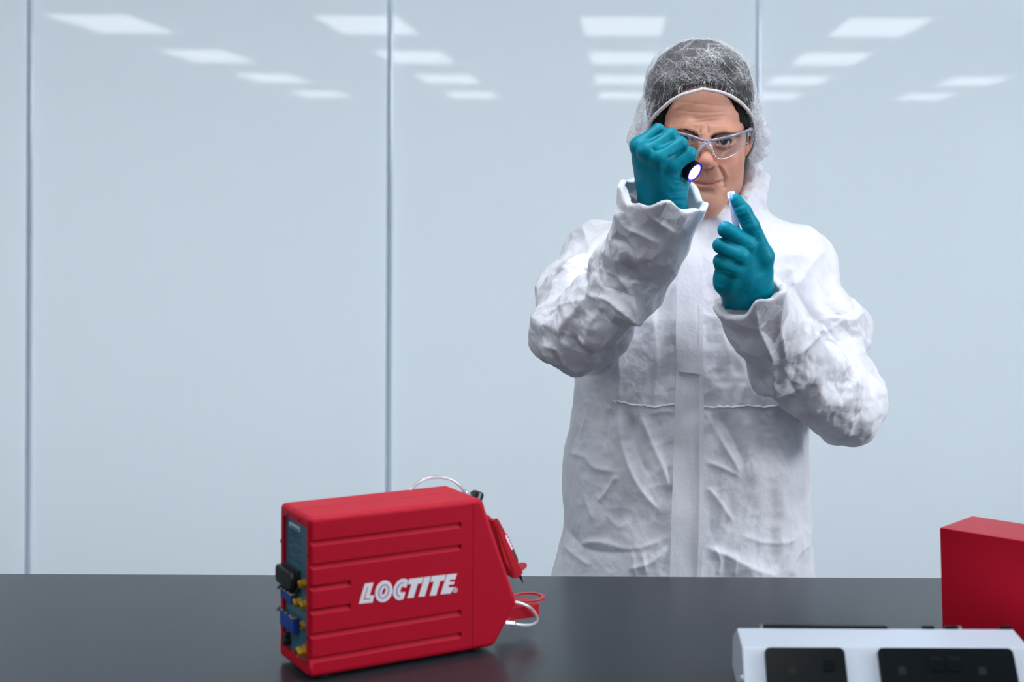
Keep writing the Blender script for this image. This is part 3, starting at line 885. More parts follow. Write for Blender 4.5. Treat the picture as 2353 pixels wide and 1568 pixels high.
m_skin = mat('skin', rough=0.5, attr='tone', sss=0.12, bump=('noise', 900, 0.0001), spec=0.35, var=0.05, vscale=90)
m_hair = mat('dark brown hair', rough=0.55, linear=(0.005, 0.005, 0.0055), bump=('noise', 400, 0.002), spec=0.15)
m_eye = mat('eyeball', rough=0.10, attr='tone', spec=0.3)
m_glove = mat('teal nitrile', rough=0.42, linear=(0.0, 0.225, 0.315), bump=('noise', 420, 0.00018), bump2=('noise', 60, 0.0006), spec=0.15)

# ---- head, neck and chest as one surface
th = math.radians(13)
RP = np.array([[1, 0, 0], [0, math.cos(th), math.sin(th)], [0, -math.sin(th), math.cos(th)]])
CR = p3(1612, 256, 2.392)
hd = Vol(p3(1470, 560, 2.2) * np.array([1, 0, 1]) + np.array([0, 2.235, 0]), p3(1760, 100, 2.4) * np.array([1, 0, 1]) + np.array([0, 2.53, 0]), 0.0014)
hd.ball(CR, (0.0765, 0.098, 0.089), rot=RP)
hd.ball(p3(1614, 350, 2.380), (0.0625, 0.080, 0.092), 0.03, rot=RP)
chin = p3(1622, 467, 2.322)
for s, (u, v) in ((-1, (1560, 416)), (1, (1668, 416))):
    hd.cone(chin, p3(u, v, 2.392), 0.0195, 0.018, 0.024)
    hd.cone(p3(u, v, 2.392), p3(u + s * 14, 340, 2.41), 0.018, 0.022, 0.02)
hd.ball(p3(1570, 374, 2.333), (0.030, 0.030, 0.034), 0.02)
hd.ball(p3(1668, 376, 2.333), (0.028, 0.030, 0.036), 0.02)
hd.ball(p3(1622, 424, 2.326), (0.034, 0.030, 0.036), 0.026)
hd.ball(p3(1622, 464, 2.314), (0.020, 0.016, 0.015), 0.012)
# brow ridge and sockets
hd.chain([p3(1550, 302, 2.318), p3(1582, 300, 2.301), p3(1618, 312, 2.298), p3(1660, 306, 2.301), p3(1692, 308, 2.322)], [0.008, 0.010, 0.009, 0.010, 0.008], 0.016)
for u, v in ((1575, 324), (1665, 328)):
    hd.ball(p3(u, v, 2.282), (0.0195, 0.0145, 0.0125), 0.010, sub=True)
EYES = [(p3(1574, 321, 2.3085), -1), (p3(1663.5, 325.5, 2.3085), 1)]
def lidpts(u, v, s, seq): return [p3(u + s * a, v + b, d) for a, b, d in seq]
for u, v, s in ((1574, 321, -1), (1663.5, 325.5, 1)):
    hd.chain(lidpts(u, v, s, ((-21, 4, 2.303), (-12, -9, 2.2985), (2, -13, 2.2968), (14, -8, 2.2985), (23, 3, 2.305))), [0.0030, 0.0036, 0.0040, 0.0038, 0.0032], 0.004)
    hd.chain(lidpts(u, v, s, ((-21, 4, 2.303), (-9, 9.5, 2.2995), (4, 11.5, 2.2985), (15, 8, 2.300), (23, 3, 2.305))), [0.0026, 0.0030, 0.0032, 0.0030, 0.0028], 0.005)
for u, v, a in ((1574, 321.5, 0.10), (1663.5, 325.5, -0.06)):
    hd.ball(p3(u, v, 2.294), (0.0124, 0.016, 0.0058), 0.0016, sub=True, rot=np.array([[math.cos(a), 0, -math.sin(a)], [0, 1, 0], [math.sin(a), 0, math.cos(a)]]))
# nose
hd.chain([p3(1618, 312, 2.297), p3(1620, 338, 2.288), p3(1624, 371, 2.2685)], [0.0066, 0.0066, 0.0088], 0.012)
hd.ball(p3(1624, 373, 2.2690), (0.0098, 0.0095, 0.0090), 0.008)
for u in (1610, 1638): hd.ball(p3(u, 379, 2.2850), (0.0070, 0.0105, 0.0070), 0.006)
for u in (1615, 1634): hd.ball(p3(u, 387, 2.2780), (0.0038, 0.0055, 0.0028), 0.003, sub=True)
# nasolabial fold, lips, mouth corner
MOUTH = [(1590, 418), (1600, 421), (1618, 424), (1636, 423), (1650, 418.5), (1659, 414.5)]
hd.ball(p3(1622, 442, 2.287), (0.016, 0.005, 0.003), 0.010, sub=True)
# frown lines between the brows
for a, b in (((1612, 290), (1609, 304)), ((1625, 289), (1628, 305))):
    hd.cone(p3(*a, 2.2880), p3(*b, 2.2880), 0.0012, 0.0014, 0.004, sub=True)
# ears
for s, u in ((1, 1714), (-1, 1506)):
    ER = np.array([[math.cos(0.45 * s), math.sin(0.45 * s), 0], [-math.sin(0.45 * s), math.cos(0.45 * s), 0], [0, 0, 1]])
    hd.ball(p3(u, 312, 2.402), (0.0065, 0.019, 0.028), 0.006, rot=ER)
    hd.ball(p3(u + 7 * s, 308, 2.398), (0.004, 0.011, 0.017), 0.004, sub=True, rot=ER)
    hd.ball(p3(u - 2 * s, 344, 2.390), (0.0055, 0.008, 0.009), 0.006)
hd.cone(p3(1616, 420, 2.43), p3(1610, 560, 2.470), 0.056, 0.062, 0.03)
V, Q = hd.mesh(3)
N = normals(V, Q)
uv, dep = project(V)
wr = np.zeros(len(V))
for i, v0 in enumerate((238, 254, 268, 281)):
    yy = v0 + 5 * np.sin((uv[:, 0] - 1600) / 40 + i)
    wr += -0.00045 * np.exp(-((uv[:, 1] - yy) / 2.4) ** 2) * np.exp(-((uv[:, 0] - 1615) / 62) ** 4)
wr[dep > 2.36] = 0
FS = [(MOUTH, 1.7, 1.7, -0.0034), ([(1594, 415), (1610, 414), (1622, 416), (1636, 414), (1652, 412)], 4, 4, 0.0016), ([(1600, 427), (1620, 431), (1640, 429)], 5, 5, 0.0020),
      ([(1602, 437), (1622, 441), (1642, 438)], 6, 7, -0.0022), ([(1648, 378), (1657, 393), (1664, 408), (1668, 424)], 3.2, 7, -0.0030), ([(1655, 378), (1666, 392), (1675, 412)], 7, 9, 0.0020), ([(1659, 413), (1666, 424), (1667, 436)], 3, 5, -0.0028),
      ([(1600, 380), (1588, 394), (1582, 410), (1578, 426)], 7, 3.2, -0.0026), ([(1622, 394), (1623, 409)], 4, 4, -0.0010), ([(1646, 338), (1660, 342), (1680, 337)], 2.5, 5, -0.0010), ([(1646, 313), (1663, 309), (1683, 314)], 2, 4, -0.0012)]
V = V + N * folds(V, N, FS)[:, None]; N = normals(V, Q)
V = V + N * (wr + 0.0004 * vnoise(V * 60, 5))[:, None]
base = np.array([0.55, 0.265, 0.185])
C = np.tile(base, (len(V), 1)) * (1 + 0.07 * fbm(V * 45, 9))[:, None]
def patch(cu, cv, ru, rv, col, a, pw=2):
    global C
    w = np.exp(-(((uv[:, 0] - cu) / ru) ** 2 + ((uv[:, 1] - cv) / rv) ** 2) ** (pw / 2)) * a * (dep < 2.40)
    C = C * (1 - w[:, None]) + np.array(col) * w[:, None]
red = (0.58, 0.20, 0.15)
patch(1624, 372, 26, 18, red, 0.45); patch(1675, 375, 30, 26, red, 0.25); patch(1570, 375, 30, 26, red, 0.25)
patch(1625, 406, 40, 9, (0.36, 0.22, 0.17), 0.45, 4); patch(1622, 462, 60, 28, (0.46, 0.29, 0.21), 0.35, 4); patch(1690, 440, 26, 40, (0.5, 0.31, 0.23), 0.3)
for c in ((1608, 414), (1622, 414.5), (1637, 412.5)): patch(*c, 13, 4.5, (0.46, 0.15, 0.13), 0.55)
for c in ((1606, 426), (1622, 428.5), (1638, 426)): patch(*c, 13, 6, (0.50, 0.18, 0.15), 0.55)
for q in MOUTH[1:-1]: patch(q[0], q[1] - 1, 9, 1.8, (0.16, 0.04, 0.04), 0.75)
for k, q in enumerate(((1552, 303), (1570, 301), (1588, 305), (1600, 311), (1640, 314), (1652, 311), (1668, 308), (1684, 309), (1694, 313))): patch(*q, 11, 4.5, (0.10, 0.055, 0.04), 0.55)
patch(1665, 340, 22, 5, (0.46, 0.21, 0.16), 0.35); patch(1575, 337, 22, 5, (0.46, 0.21, 0.16), 0.35)
patch(1718, 345, 8, 12, red, 0.5)
body = wmesh('body', V, Q, m_skin); setattr_color(body, 'tone', C)
skin_tree = BVHTree.FromPolygons([tuple(v) for v in V], [tuple(q) for q in Q])
def onto(tree, u, v, off=0.0, start=0.3):
    d = ray(u, v); d = d / np.linalg.norm(d)
    h = tree.ray_cast(Vector(CAM + d * start), Vector(d))
    return None if h[0] is None else np.array(h[0]) - d * off

# eyes
for c, s in EYES:
    bm = bmesh.new(); bmesh.ops.create_uvsphere(bm, u_segments=48, v_segments=32, radius=0.0122)
    me = bpy.data.meshes.new('eye'); bm.to_mesh(me); bm.free(); me.materials.append(m_eye); shade(me)
    co = np.array([v.co for v in me.vertices])
    gz = np.array([-0.07, -1.0, -0.01]); gz /= np.linalg.norm(gz)
    ang = np.degrees(np.arccos(np.clip(co @ gz / 0.0122, -1, 1)))
    Ct = np.tile(np.array([0.80, 0.76, 0.74]), (len(co), 1))
    Ct[ang < 28] = (0.004, 0.008, 0.012); Ct[ang < 14] = (0.002, 0.002, 0.002)
    Ct[(ang >= 25) & (ang < 29)] = (0.02, 0.025, 0.03)
    e = link('eye', me, man); e.location = c - man_loc; setattr_color(e, 'tone', Ct)
# eyebrows: short tapering hairs
rb = random.Random(11)
for line, s in (([(1546, 306), (1562, 300), (1580, 301), (1597, 309), (1604, 315)], -1), ([(1634, 318), (1645, 312), (1662, 307), (1682, 308), (1698, 315)], 1)):
    bm = bmesh.new(); pl = spline(line, 60)
    for k in range(170 if s < 0 else 240):
        t = rb.random(); i = int(t * 58); q = pl[i] + np.array([rb.gauss(0, 1), rb.gauss(0, 1.7)])
        a = onto(skin_tree, q[0], q[1], 0.0002)
        if a is None: continue
        o = (t if s > 0 else 1 - t)
        L = rb.uniform(4.5, 8); e2 = (q[0] + s * L * (0.35 + 0.65 * o), q[1] - L * (0.75 - 0.6 * o))
        b = onto(skin_tree, *e2, 0.0016)
        if b is None: continue
        w = np.array([0.00016, 0, 0.00009])
        vs = [bm.verts.new(a - w), bm.verts.new(a + w), bm.verts.new((a + b) / 2 + w * 0.7 - np.array([0, 0.0007, 0])), bm.verts.new(b)]
        bm.faces.new(vs)
    o = wbm('eyebrow', bm, m_hair); o['kind'] = 'stuff'
# lashes as a thin dark rim on the upper lids
for u, v, s in ((1574, 321, -1), (1663.5, 325.5, 1)):
    pts = [p3(u + s * a, v + b, d) for a, b, d in ((-19, 3, 2.2990), (-11, -5.5, 2.2945), (2, -9, 2.2928), (13, -5, 2.2945), (21, 3, 2.301))]
    bm = bmesh.new(); tube(bm, spline(pts, 24), np.concatenate([np.linspace(0.0003, 0.0009, 12), np.linspace(0.0009, 0.0004, 12)]), 6)
    wbm('eyelashes', bm, m_hair, smooth=True)

# ---- hair
hv = Vol(p3(1470, 460, 2.3) * np.array([1, 0, 1]) + np.array([0, 2.26, 0]), p3(1760, 80, 2.4) * np.array([1, 0, 1]) + np.array([0, 2.55, 0]), 0.0025)
hv.ball(CR + np.array([-0.002, 0.004, 0.004]), (0.0850, 0.106, 0.1085), rot=RP)
hv.ball(CR + np.array([-0.003, 0.006, 0.040]), (0.0835, 0.098, 0.069), 0.02)
hv.ball(p3(1612, 310, 2.435), (0.080, 0.072, 0.085), 0.03)
hv.ball(p3(1612, 300, 2.255), (0.0805, 0.105, 0.0815), 0.008, sub=True)
hv.ball(p3(1612, 360, 2.255), (0.0835, 0.112, 0.11), 0.01, sub=True)
V, Q = hv.mesh(2); N = normals(V, Q)
V = V + N * (0.0022 * fbm(V * np.array([190, 50, 60]), 3))[:, None]
hair = wmesh('hair', V, Q, m_hair)

# ---- hair net
m_net = bpy.data.materials.new('hair net fleece'); m_net.use_nodes = True
nt = m_net.node_tree; NN = nt.nodes; LL = nt.links; NN.remove(NN['Principled BSDF'])
tr = NN.new('ShaderNodeBsdfTransparent'); df = NN.new('ShaderNodeBsdfDiffuse'); tl = NN.new('ShaderNodeBsdfTranslucent')
df.inputs[0].default_value = (0.92, 0.91, 0.95, 1); tl.inputs[0].default_value = (0.9, 0.9, 0.95, 1)
md_ = NN.new('ShaderNodeMixShader'); md_.inputs[0].default_value = 0.35
at = NN.new('ShaderNodeAttribute'); at.attribute_name = 'dens'
tc = NN.new('ShaderNodeTexCoord'); nz = NN.new('ShaderNodeTexNoise'); nz.inputs['Scale'].default_value = 520; nz.inputs['Detail'].default_value = 3
LL.new(tc.outputs['Object'], nz.inputs['Vector'])
mr = NN.new('ShaderNodeMapRange'); mr.inputs['From Min'].default_value = 0.30; mr.inputs['From Max'].default_value = 0.70; mr.inputs['To Min'].default_value = 0.20; mr.inputs['To Max'].default_value = 1.8
LL.new(nz.outputs['Fac'], mr.inputs['Value'])
mu = NN.new('ShaderNodeMath'); mu.operation = 'MULTIPLY'; mu.use_clamp = True
LL.new(mr.outputs[0], mu.inputs[0]); LL.new(at.outputs['Fac'], mu.inputs[1])
mx = NN.new('ShaderNodeMixShader')
LL.new(df.outputs[0], md_.inputs[1]); LL.new(tl.outputs[0], md_.inputs[2])
LL.new(mu.outputs[0], mx.inputs[0]); LL.new(tr.outputs[0], mx.inputs[1]); LL.new(md_.outputs[0], mx.inputs[2])
LL.new(mx.outputs[0], NN['Material Output'].inputs['Surface'])
m_band = mat('hair net elastic', (238, 226, 226), rough=0.8, bump=('voronoi', 900, 0.0008))

rim = [(1615, 205, 2.2830), (1566, 219, 2.289), (1532, 241, 2.308), (1511, 268, 2.343), (1500, 300, 2.385), (1502, 345, 2.44), (1540, 385, 2.50), (1612, 398, 2.52), (1690, 385, 2.50), (1726, 345, 2.44), (1730, 300, 2.388), (1719, 264, 2.345), (1700, 236, 2.310), (1664, 215, 2.289)]
rp = [p3(*q) for q in rim]
NR, NT = 600, 130
loop = spline(rp + [rp[0]], NR + 1)[:-1]
loop = np.roll(loop, 0, 0)
crown = p3(1606, 96, 2.405); cen = p3(1608, 250, 2.40)
rows = []
G = np.zeros((NT, NR, 3)); dens = np.zeros((NT, NR))
rng = np.random.default_rng(5)
for i in range(NR):
    R = loop[i]; o = R - cen; o[2] = 0; o = o / np.linalg.norm(o)
    front = max(0, -o[1]); sidew = 1 - front ** 1.6
    if front > 0.55: sidew *= (1 - front) / 0.45
    wob = 1 + 0.22 * math.sin(i * 0.21 + 1) + 0.12 * math.sin(i * 0.53)
    b1 = R + o * (0.003 + (0.030 if o[0] < 0 else 0.021) * sidew * wob) + np.array([0, 0, 0.012 - 0.024 * sidew])
    el = np.array([0.0875, 0.111, 0.1075])
    b2 = cen + o * el * (0.985 + 0.02 * sidew) + np.array([0, 0, 0.030 + 0.010 * front])
    b3 = cen + o * el * 0.95 + np.array([0, 0, 0.069])
    b4 = cen + o * el * 0.60 + np.array([0, 0, 0.100])
    top = crown
    G[:, i] = spline([R, b1, b2, b3, b4, top], NT)
tt = np.linspace(0, 1, NT)[:, None]; ii = np.arange(NR)[None, :]
flat = G.reshape(-1, 3)
outw = flat - cen; outw /= np.linalg.norm(outw, axis=1)[:, None]
ph = np.cumsum(rng.uniform(0.5, 1.5, NR)) * (70 * 2 * math.pi / NR)
ple = np.abs(np.sin(ph[None, :] / 2 + 1.3 * np.sin(4 * tt) + tt * 2)) ** 0.6
ple = ple * np.exp(-((tt - 0.10) / 0.22) ** 2)
rid = 1 - np.abs(crumple(flat * 26, 3)) * 1.6
cr1 = crumple(flat * 22, 21, 0.9); cr2 = crumple(flat * 55, 31, 0.9)
nf = -cr1
fq = flat + 0.012 * np.stack([fbm(flat * 14, 240), fbm(flat * 14, 250), fbm(flat * 14, 260)], 1)
G1, G2 = facet(fq * 20, 61), facet(fq * 44, 62)
cre = (creases(fq * 20, 61, 0.03) + 0.6 * creases(fq * 44, 62, 0.06)).reshape(NT, NR)
cre = np.clip(cre / np.percentile(cre, 97), 0, 1)
disp = -0.0035 * ple.ravel() + 0.0050 * G1 * np.clip(tt * 3, 0, 1).repeat(NR, 1).ravel() + 0.0022 * G2 * np.clip(tt * 3, 0, 1).repeat(NR, 1).ravel()
flat2 = flat + outw * disp[:, None]
# keep the fleece outside the hair
gi = np.clip(np.round((flat2 - hv.lo) / hv.h).astype(int), 0, np.array(hv.F.shape) - 1)
hd_ = hv.F[gi[:, 0], gi[:, 1], gi[:, 2]]
push = np.where(tt.repeat(NR, 1).ravel() > 0.06, np.clip(0.0035 - hd_, 0, 0.02), 0).reshape(NT, NR)
for _ in range(6): push = np.maximum(push, (np.roll(push, 1, 1) + np.roll(push, -1, 1) + np.vstack([push[:1], push[:-1]]) + np.vstack([push[1:], push[-1:]])) / 4)
flat2 = flat2 + outw * push.ravel()[:, None]
lines = np.exp(-((ple - 0.08) / 0.10) ** 2) * np.exp(-((tt - 0.16) / 0.2) ** 2)
dn = 0.015 + 0.20 * np.clip((tt - 0.33) * 7, 0, 1) + 0.40 * lines + 0.0 * tt
v_ = fbm(flat * 30, 14).reshape(NT, NR)
dn = dn * (1 + 0.55 * v_)
sidemask = np.clip((np.abs((flat[:, 0] - cen[0])) - 0.070) / 0.02, 0, 1).reshape(NT, NR)
dn = dn * (1 - sidemask) + sidemask * (0.42 + 0.15 * v_)
# crease ridges read as bright lines of doubled fleece
cg = np.abs(crumple(flat * 22, 21, 0.9) - crumple((flat + 0.0012) * 22, 21, 0.9)).reshape(NT, NR)
dn = dn + 0.36 * cre * np.clip(tt * 4 - 0.4, 0, 1)
for k in range(85):
    i0 = rng.integers(0, NR); ln = rng.uniform(0.14, 0.42); wg = rng.uniform(-14, 14); w0 = rng.uniform(0.45, 0.85)
    for j in range(2, int(ln * NT)):
        t = j / NT; c = i0 + wg * t + 2.0 * math.sin(9 * t + k)
        for q in range(int(c) - 2, int(c) + 3):
            dn[j, q % NR] += w0 * math.exp(-((q - c) / 0.75) ** 2) * (1 - 0.75 * t / ln)
dn[:3] = 0.9
Qn = []
idx = np.arange(NT * NR).reshape(NT, NR)
a = idx[:-1]; b = idx[1:]
Qn = np.stack([a, np.roll(a, -1, 1), np.roll(b, -1, 1), b], -1).reshape(-1, 4)
net = wmesh('hair_net', flat2, Qn, m_net)
A = net.data.attributes.new('dens', 'FLOAT', 'POINT'); A.data.foreach_set('value', np.clip(dn, 0.06, 0.95).astype(np.float32).ravel())
bm = bmesh.new()
lp = spline([p for p in rp] + [rp[0]], 361)
out = lp - cen; out[:, 2] = 0; out /= np.linalg.norm(out, axis=1)[:, None]
gi = np.clip(np.round((lp - hv.lo) / hv.h).astype(int), 0, np.array(hv.F.shape) - 1)
ps = np.clip(0.0035 - hv.F[gi[:, 0], gi[:, 1], gi[:, 2]], 0, 0.02)
for _ in range(30): ps = np.maximum(ps, (np.roll(ps, 1) + np.roll(ps, -1)) / 2 * 0.97)
lp2 = lp + out * (0.0012 + ps)[:, None]
tube(bm, lp2, 0.0022 + 0.00035 * np.sin(np.arange(361) * 2.1), 8, flat=1.3)
wbm('elastic_band', bm, m_band, net, smooth=True)
# ---- the coverall
m_suit = mat('white coverall fabric', rough=0.62, linear=(0.73, 0.735, 0.80), bump=('voronoi', 110, 0.00035), bump2=('noise', 700, 0.00010), spec=0.25, sheen=0.1)
# creased cloth: every small facet leans its own way, strongest on the sleeves
_t = m_suit.node_tree; _N, _L = _t.nodes, _t.links
_tc = _N.new('ShaderNodeTexCoord')
_nz = _N.new('ShaderNodeTexNoise'); _nz.inputs['Scale'].default_value = 9; _nz.inputs['Detail'].default_value = 2
_L.new(_tc.outputs['Object'], _nz.inputs['Vector'])
_ad = _N.new('ShaderNodeVectorMath'); _ad.operation = 'MULTIPLY_ADD'; _ad.inputs[1].default_value = (0.05, 0.05, 0.05)
_L.new(_nz.outputs['Color'], _ad.inputs[0]); _L.new(_tc.outputs['Object'], _ad.inputs[2])
_acc = None
for sc_, am_ in ((17, 0.42), (38, 0.30), (85, 0.16)):
    vo_ = _N.new('ShaderNodeTexVoronoi'); vo_.inputs['Scale'].default_value = sc_
    _L.new(_ad.outputs[0], vo_.inputs['Vector'])
    s_ = _N.new('ShaderNodeVectorMath'); s_.operation = 'SUBTRACT'; s_.inputs[1].default_value = (0.5, 0.5, 0.5)
    _L.new(vo_.outputs['Color'], s_.inputs[0])
    k_ = _N.new('ShaderNodeVectorMath'); k_.operation = 'SCALE'; k_.inputs['Scale'].default_value = am_
    _L.new(s_.outputs[0], k_.inputs[0])
    if _acc is None: _acc = k_
    else:
        q_ = _N.new('ShaderNodeVectorMath'); q_.operation = 'ADD'
        _L.new(_acc.outputs[0], q_.inputs[0]); _L.new(k_.outputs[0], q_.inputs[1]); _acc = q_
_at = _N.new('ShaderNodeAttribute'); _at.attribute_name = 'crumple'
_k = _N.new('ShaderNodeVectorMath'); _k.operation = 'SCALE'
_L.new(_acc.outputs[0], _k.inputs[0]); _L.new(_at.outputs['Fac'], _k.inputs['Scale'])
_ge = _N.new('ShaderNodeNewGeometry')
_q = _N.new('ShaderNodeVectorMath'); _q.operation = 'ADD'; _L.new(_k.outputs[0], _q.inputs[0]); _L.new(_ge.outputs['Normal'], _q.inputs[1])
_nn = _N.new('ShaderNodeVectorMath'); _nn.operation = 'NORMALIZE'; _L.new(_q.outputs[0], _nn.inputs[0])
for b_ in [n for n in _N if n.type == 'BUMP']:
    if not b_.inputs['Normal'].is_linked: _L.new(_nn.outputs[0], b_.inputs['Normal']); break
rowsT = [  # pixel row, left edge, right edge, axis distance, half depth
    (448, 1545, 1690, 2.475, 0.066), (470, 1520, 1712, 2.47, 0.078), (490, 1478, 1752, 2.46, 0.092), (512, 1420, 1800, 2.45, 0.106), (540, 1370, 1850, 2.445, 0.118), (580, 1335, 1880, 2.44, 0.130),
    (640, 1328, 1880, 2.435, 0.140), (720, 1330, 1868, 2.43, 0.146), (800, 1330, 1858, 2.43, 0.149), (870, 1322, 1855, 2.43, 0.150), (935, 1318, 1852, 2.43, 0.149),
    (1050, 1300, 1857, 2.43, 0.154), (1130, 1297, 1861, 2.43, 0.157), (1200, 1300, 1868, 2.43, 0.158), (1255, 1290, 1865, 2.43, 0.158), (1325, 1272, 1872, 2.43, 0.158), (1420, 1278, 1868, 2.43, 0.15)]
zr_, cx_, ax_, cy_, by_ = [], [], [], [], []
for v, l, r, d, b in rowsT:
    L, R = P(l, v, d), P(r, v, d)
    zr_.append((L[2] + R[2]) / 2); cx_.append((L[0] + R[0]) / 2); ax_.append((R[0] - L[0]) / 2); cy_.append(d); by_.append(b)
o_ = np.argsort(zr_); zr_, cx_, ax_, cy_, by_ = [np.array(q)[o_] for q in (zr_, cx_, ax_, cy_, by_)]
def d_torso(X, Y, Z):
    cx, a, cy, b = [np.interp(Z, zr_, q) for q in (cx_, ax_, cy_, by_)]
    q = (np.abs((X - cx) / a) ** 2.5 + np.abs((Y - cy) / b) ** 2.5) ** 0.4
    d = (q - 1) * np.minimum(a, b)
    return np.maximum(d, Z - zr_[-1])
ZCUT = P(1500, 1400, 2.43)[2]
sv = Vol((P(1200, 700, 2.2)[0], 2.02, ZCUT), (P(2050, 700, 2.4)[0], 2.62, P(1600, 345, 2.4)[2]), 0.0024)
sv.put(d_torso, (P(1250, 700, 2.43)[0], 2.24, ZCUT - 0.02), (P(1900, 700, 2.43)[0], 2.61, zr_[-1] + 0.01))
# upper arms and sleeves
ra = [p3(1382, 602, 2.43), p3(1330, 668, 2.36), p3(1314, 768, 2.25)]
sv.chain(ra, [0.066, 0.058, 0.056], 0.025)
rf = [p3(1316, 766, 2.25), p3(1372, 722, 2.205), p3(1445, 640, 2.165), p3(1496, 545, 2.135), p3(1520, 462, 2.112), p3(1532, 415, 2.100), p3(1538, 385, 2.095)]
sv.chain(rf, [0.055, 0.053, 0.047, 0.053, 0.0595, 0.061, 0.061], 0.02)
la = [p3(1832, 615, 2.43), p3(1900, 740, 2.40), p3(1945, 922, 2.30)]
sv.chain(la, [0.067, 0.059, 0.055], 0.03)
lf = [p3(1943, 922, 2.30), p3(1880, 880, 2.255), p3(1806, 815, 2.20), p3(1745, 732, 2.145), p3(1716, 665, 2.105), p3(1708, 645, 2.094)]
sv.chain(lf, [0.055, 0.056, 0.052, 0.050, 0.0505, 0.052], 0.02)
# collar and folded-down hood round the neck
ring = [p3(1600, 512, 2.345), p3(1655, 496, 2.352), p3(1700, 480, 2.375), p3(1728, 455, 2.415), p3(1738, 420, 2.46), p3(1712, 392, 2.52), p3(1612, 385, 2.575), p3(1512, 392, 2.52), p3(1492, 425, 2.46), p3(1502, 460, 2.415), p3(1535, 490, 2.375)]
sv.chain(ring, [0.010, 0.012, 0.016, 0.020, 0.018, 0.022, 0.026, 0.022, 0.018, 0.018, 0.014], 0.014)
sv.chain([p3(1722, 400, 2.47), p3(1732, 440, 2.44), p3(1728, 478, 2.43), p3(1700, 500, 2.40)], [0.013, 0.019, 0.024, 0.02], 0.012)
sv.chain([p3(1700, 372, 2.50), p3(1726, 385, 2.475)], [0.010, 0.012], 0.01)
# open cuffs
def cuff(c, axis, inner, ext, seedv):
    c = np.asarray(c); n = np.asarray(axis); n = n / np.linalg.norm(n)
    x, y, _ = frame_of(n)
    def beyond(X, Y, Z):
        dx, dy, dz = X - c[0], Y - c[1], Z - c[2]
        h = dx * n[0] + dy * n[1] + dz * n[2]
        an = np.arctan2(dx * y[0] + dy * y[1] + dz * y[2], dx * x[0] + dy * x[1] + dz * x[2])
        return -(h - 0.006 * np.sin(3 * an + seedv) - 0.004 * np.sin(5 * an + 2 * seedv) - 0.003 * np.sin(9 * an))
    sv.put(beyond, c - ext, c + ext, 0.002, sub=True)
    for (a, b, r0, r1) in inner: sv.cone(a, b, r0, r1, 0.002, sub=True)
rd = p3(1516, 462, 2.112) - p3(1494, 545, 2.135)
rn = np.array([0.17, -0.30, 0.92])
cuff(p3(1512, 444, 2.108), rn, [(p3(1496, 545, 2.135), p3(1520, 462, 2.112), 0.042, 0.0545), (p3(1520, 462, 2.112), p3(1532, 415, 2.100), 0.0545, 0.056), (p3(1532, 415, 2.100), p3(1538, 385, 2.095), 0.056, 0.056)], 0.12, 0.6)
ld = p3(1716, 665, 2.105) - p3(1745, 732, 2.145)
ln_ = ld / np.linalg.norm(ld) + np.array([-0.05, 0.35, 0.25])
cuff(p3(1722, 678, 2.112), ln_, [(p3(1745, 732, 2.145), p3(1716, 665, 2.105), 0.040, 0.0445), (p3(1716, 665, 2.105), p3(1698, 620, 2.080), 0.0445, 0.046)], 0.068, 2.1)
sv.F[:, :, 0] = np.maximum(sv.F[:, :, 0], 0.001)
V, Q = sv.mesh(2)

# weights: 1 on the sleeves, 0 on the trunk
def chain_d(V, pts, rad):
    best = np.full(len(V), 9.0)
    for i in range(len(pts) - 1):
        best = np.minimum(best, d_cone(V[:, 0], V[:, 1], V[:, 2], np.asarray(pts[i]), np.asarray(pts[i + 1]), rad[i], rad[i + 1]))
    return best
tor = d_torso(V[:, 0], V[:, 1], V[:, 2])
armw = np.clip((tor - 0.004) / 0.03, 0, 1)
N = normals(V, Q)
q1 = V + 0.012 * np.stack([fbm(V * 9, 40), fbm(V * 9, 50), fbm(V * 9, 60)], 1)
q2 = V + 0.020 * np.stack([fbm(V * 7, 140), fbm(V * 7, 150), fbm(V * 7, 160)], 1)
F1, F2, F3, F4 = facet(q2 * 13, 1), facet(q2 * 24, 2), facet(q1 * 46, 3), facet(q1 * 95, 4)
def rid(p, s): return 0.45 - np.abs(vnoise(p, s) + 0.35 * vnoise(p * 2.1, s + 7))
R1, R2, R3, R4 = rid(q1 * 8.5, 301), -rid(q1 * 14, 311), rid(q2 * 31, 321), rid(q1 * 70, 331)
T1 = rid(q2 * np.array([15, 15, 5.5]) + V * np.array([0, 0, 4]), 341); T2 = -rid(q1 * np.array([26, 26, 11]), 351)
R1, R2, R3, R4, T1, T2 = [q - q.mean() for q in (R1, R2, R3, R4, T1, T2)]

drape = vnoise(V * np.array([20, 20, 4.0]) + fbm(V * 6, 70)[:, None] * 0.8, 4)
D = armw * (0.005 * F1 + 0.0050 * F2 + 0.0022 * F3 + 0.018 * R1 + 0.013 * R2 + 0.0040 * R3) + (0.0010 + 0.0006 * armw) * R4
D += (1 - armw) * (0.0050 * drape + 0.0050 * T1 + 0.0034 * T2 + 0.0020 * R3)
# keep the thin cuffs quiet
for c in (p3(1515, 440, 2.113), p3(1722, 678, 2.112)):
    w = np.clip((np.linalg.norm(V - c, axis=1) - 0.07) / 0.05, 0.12, 1); D *= w
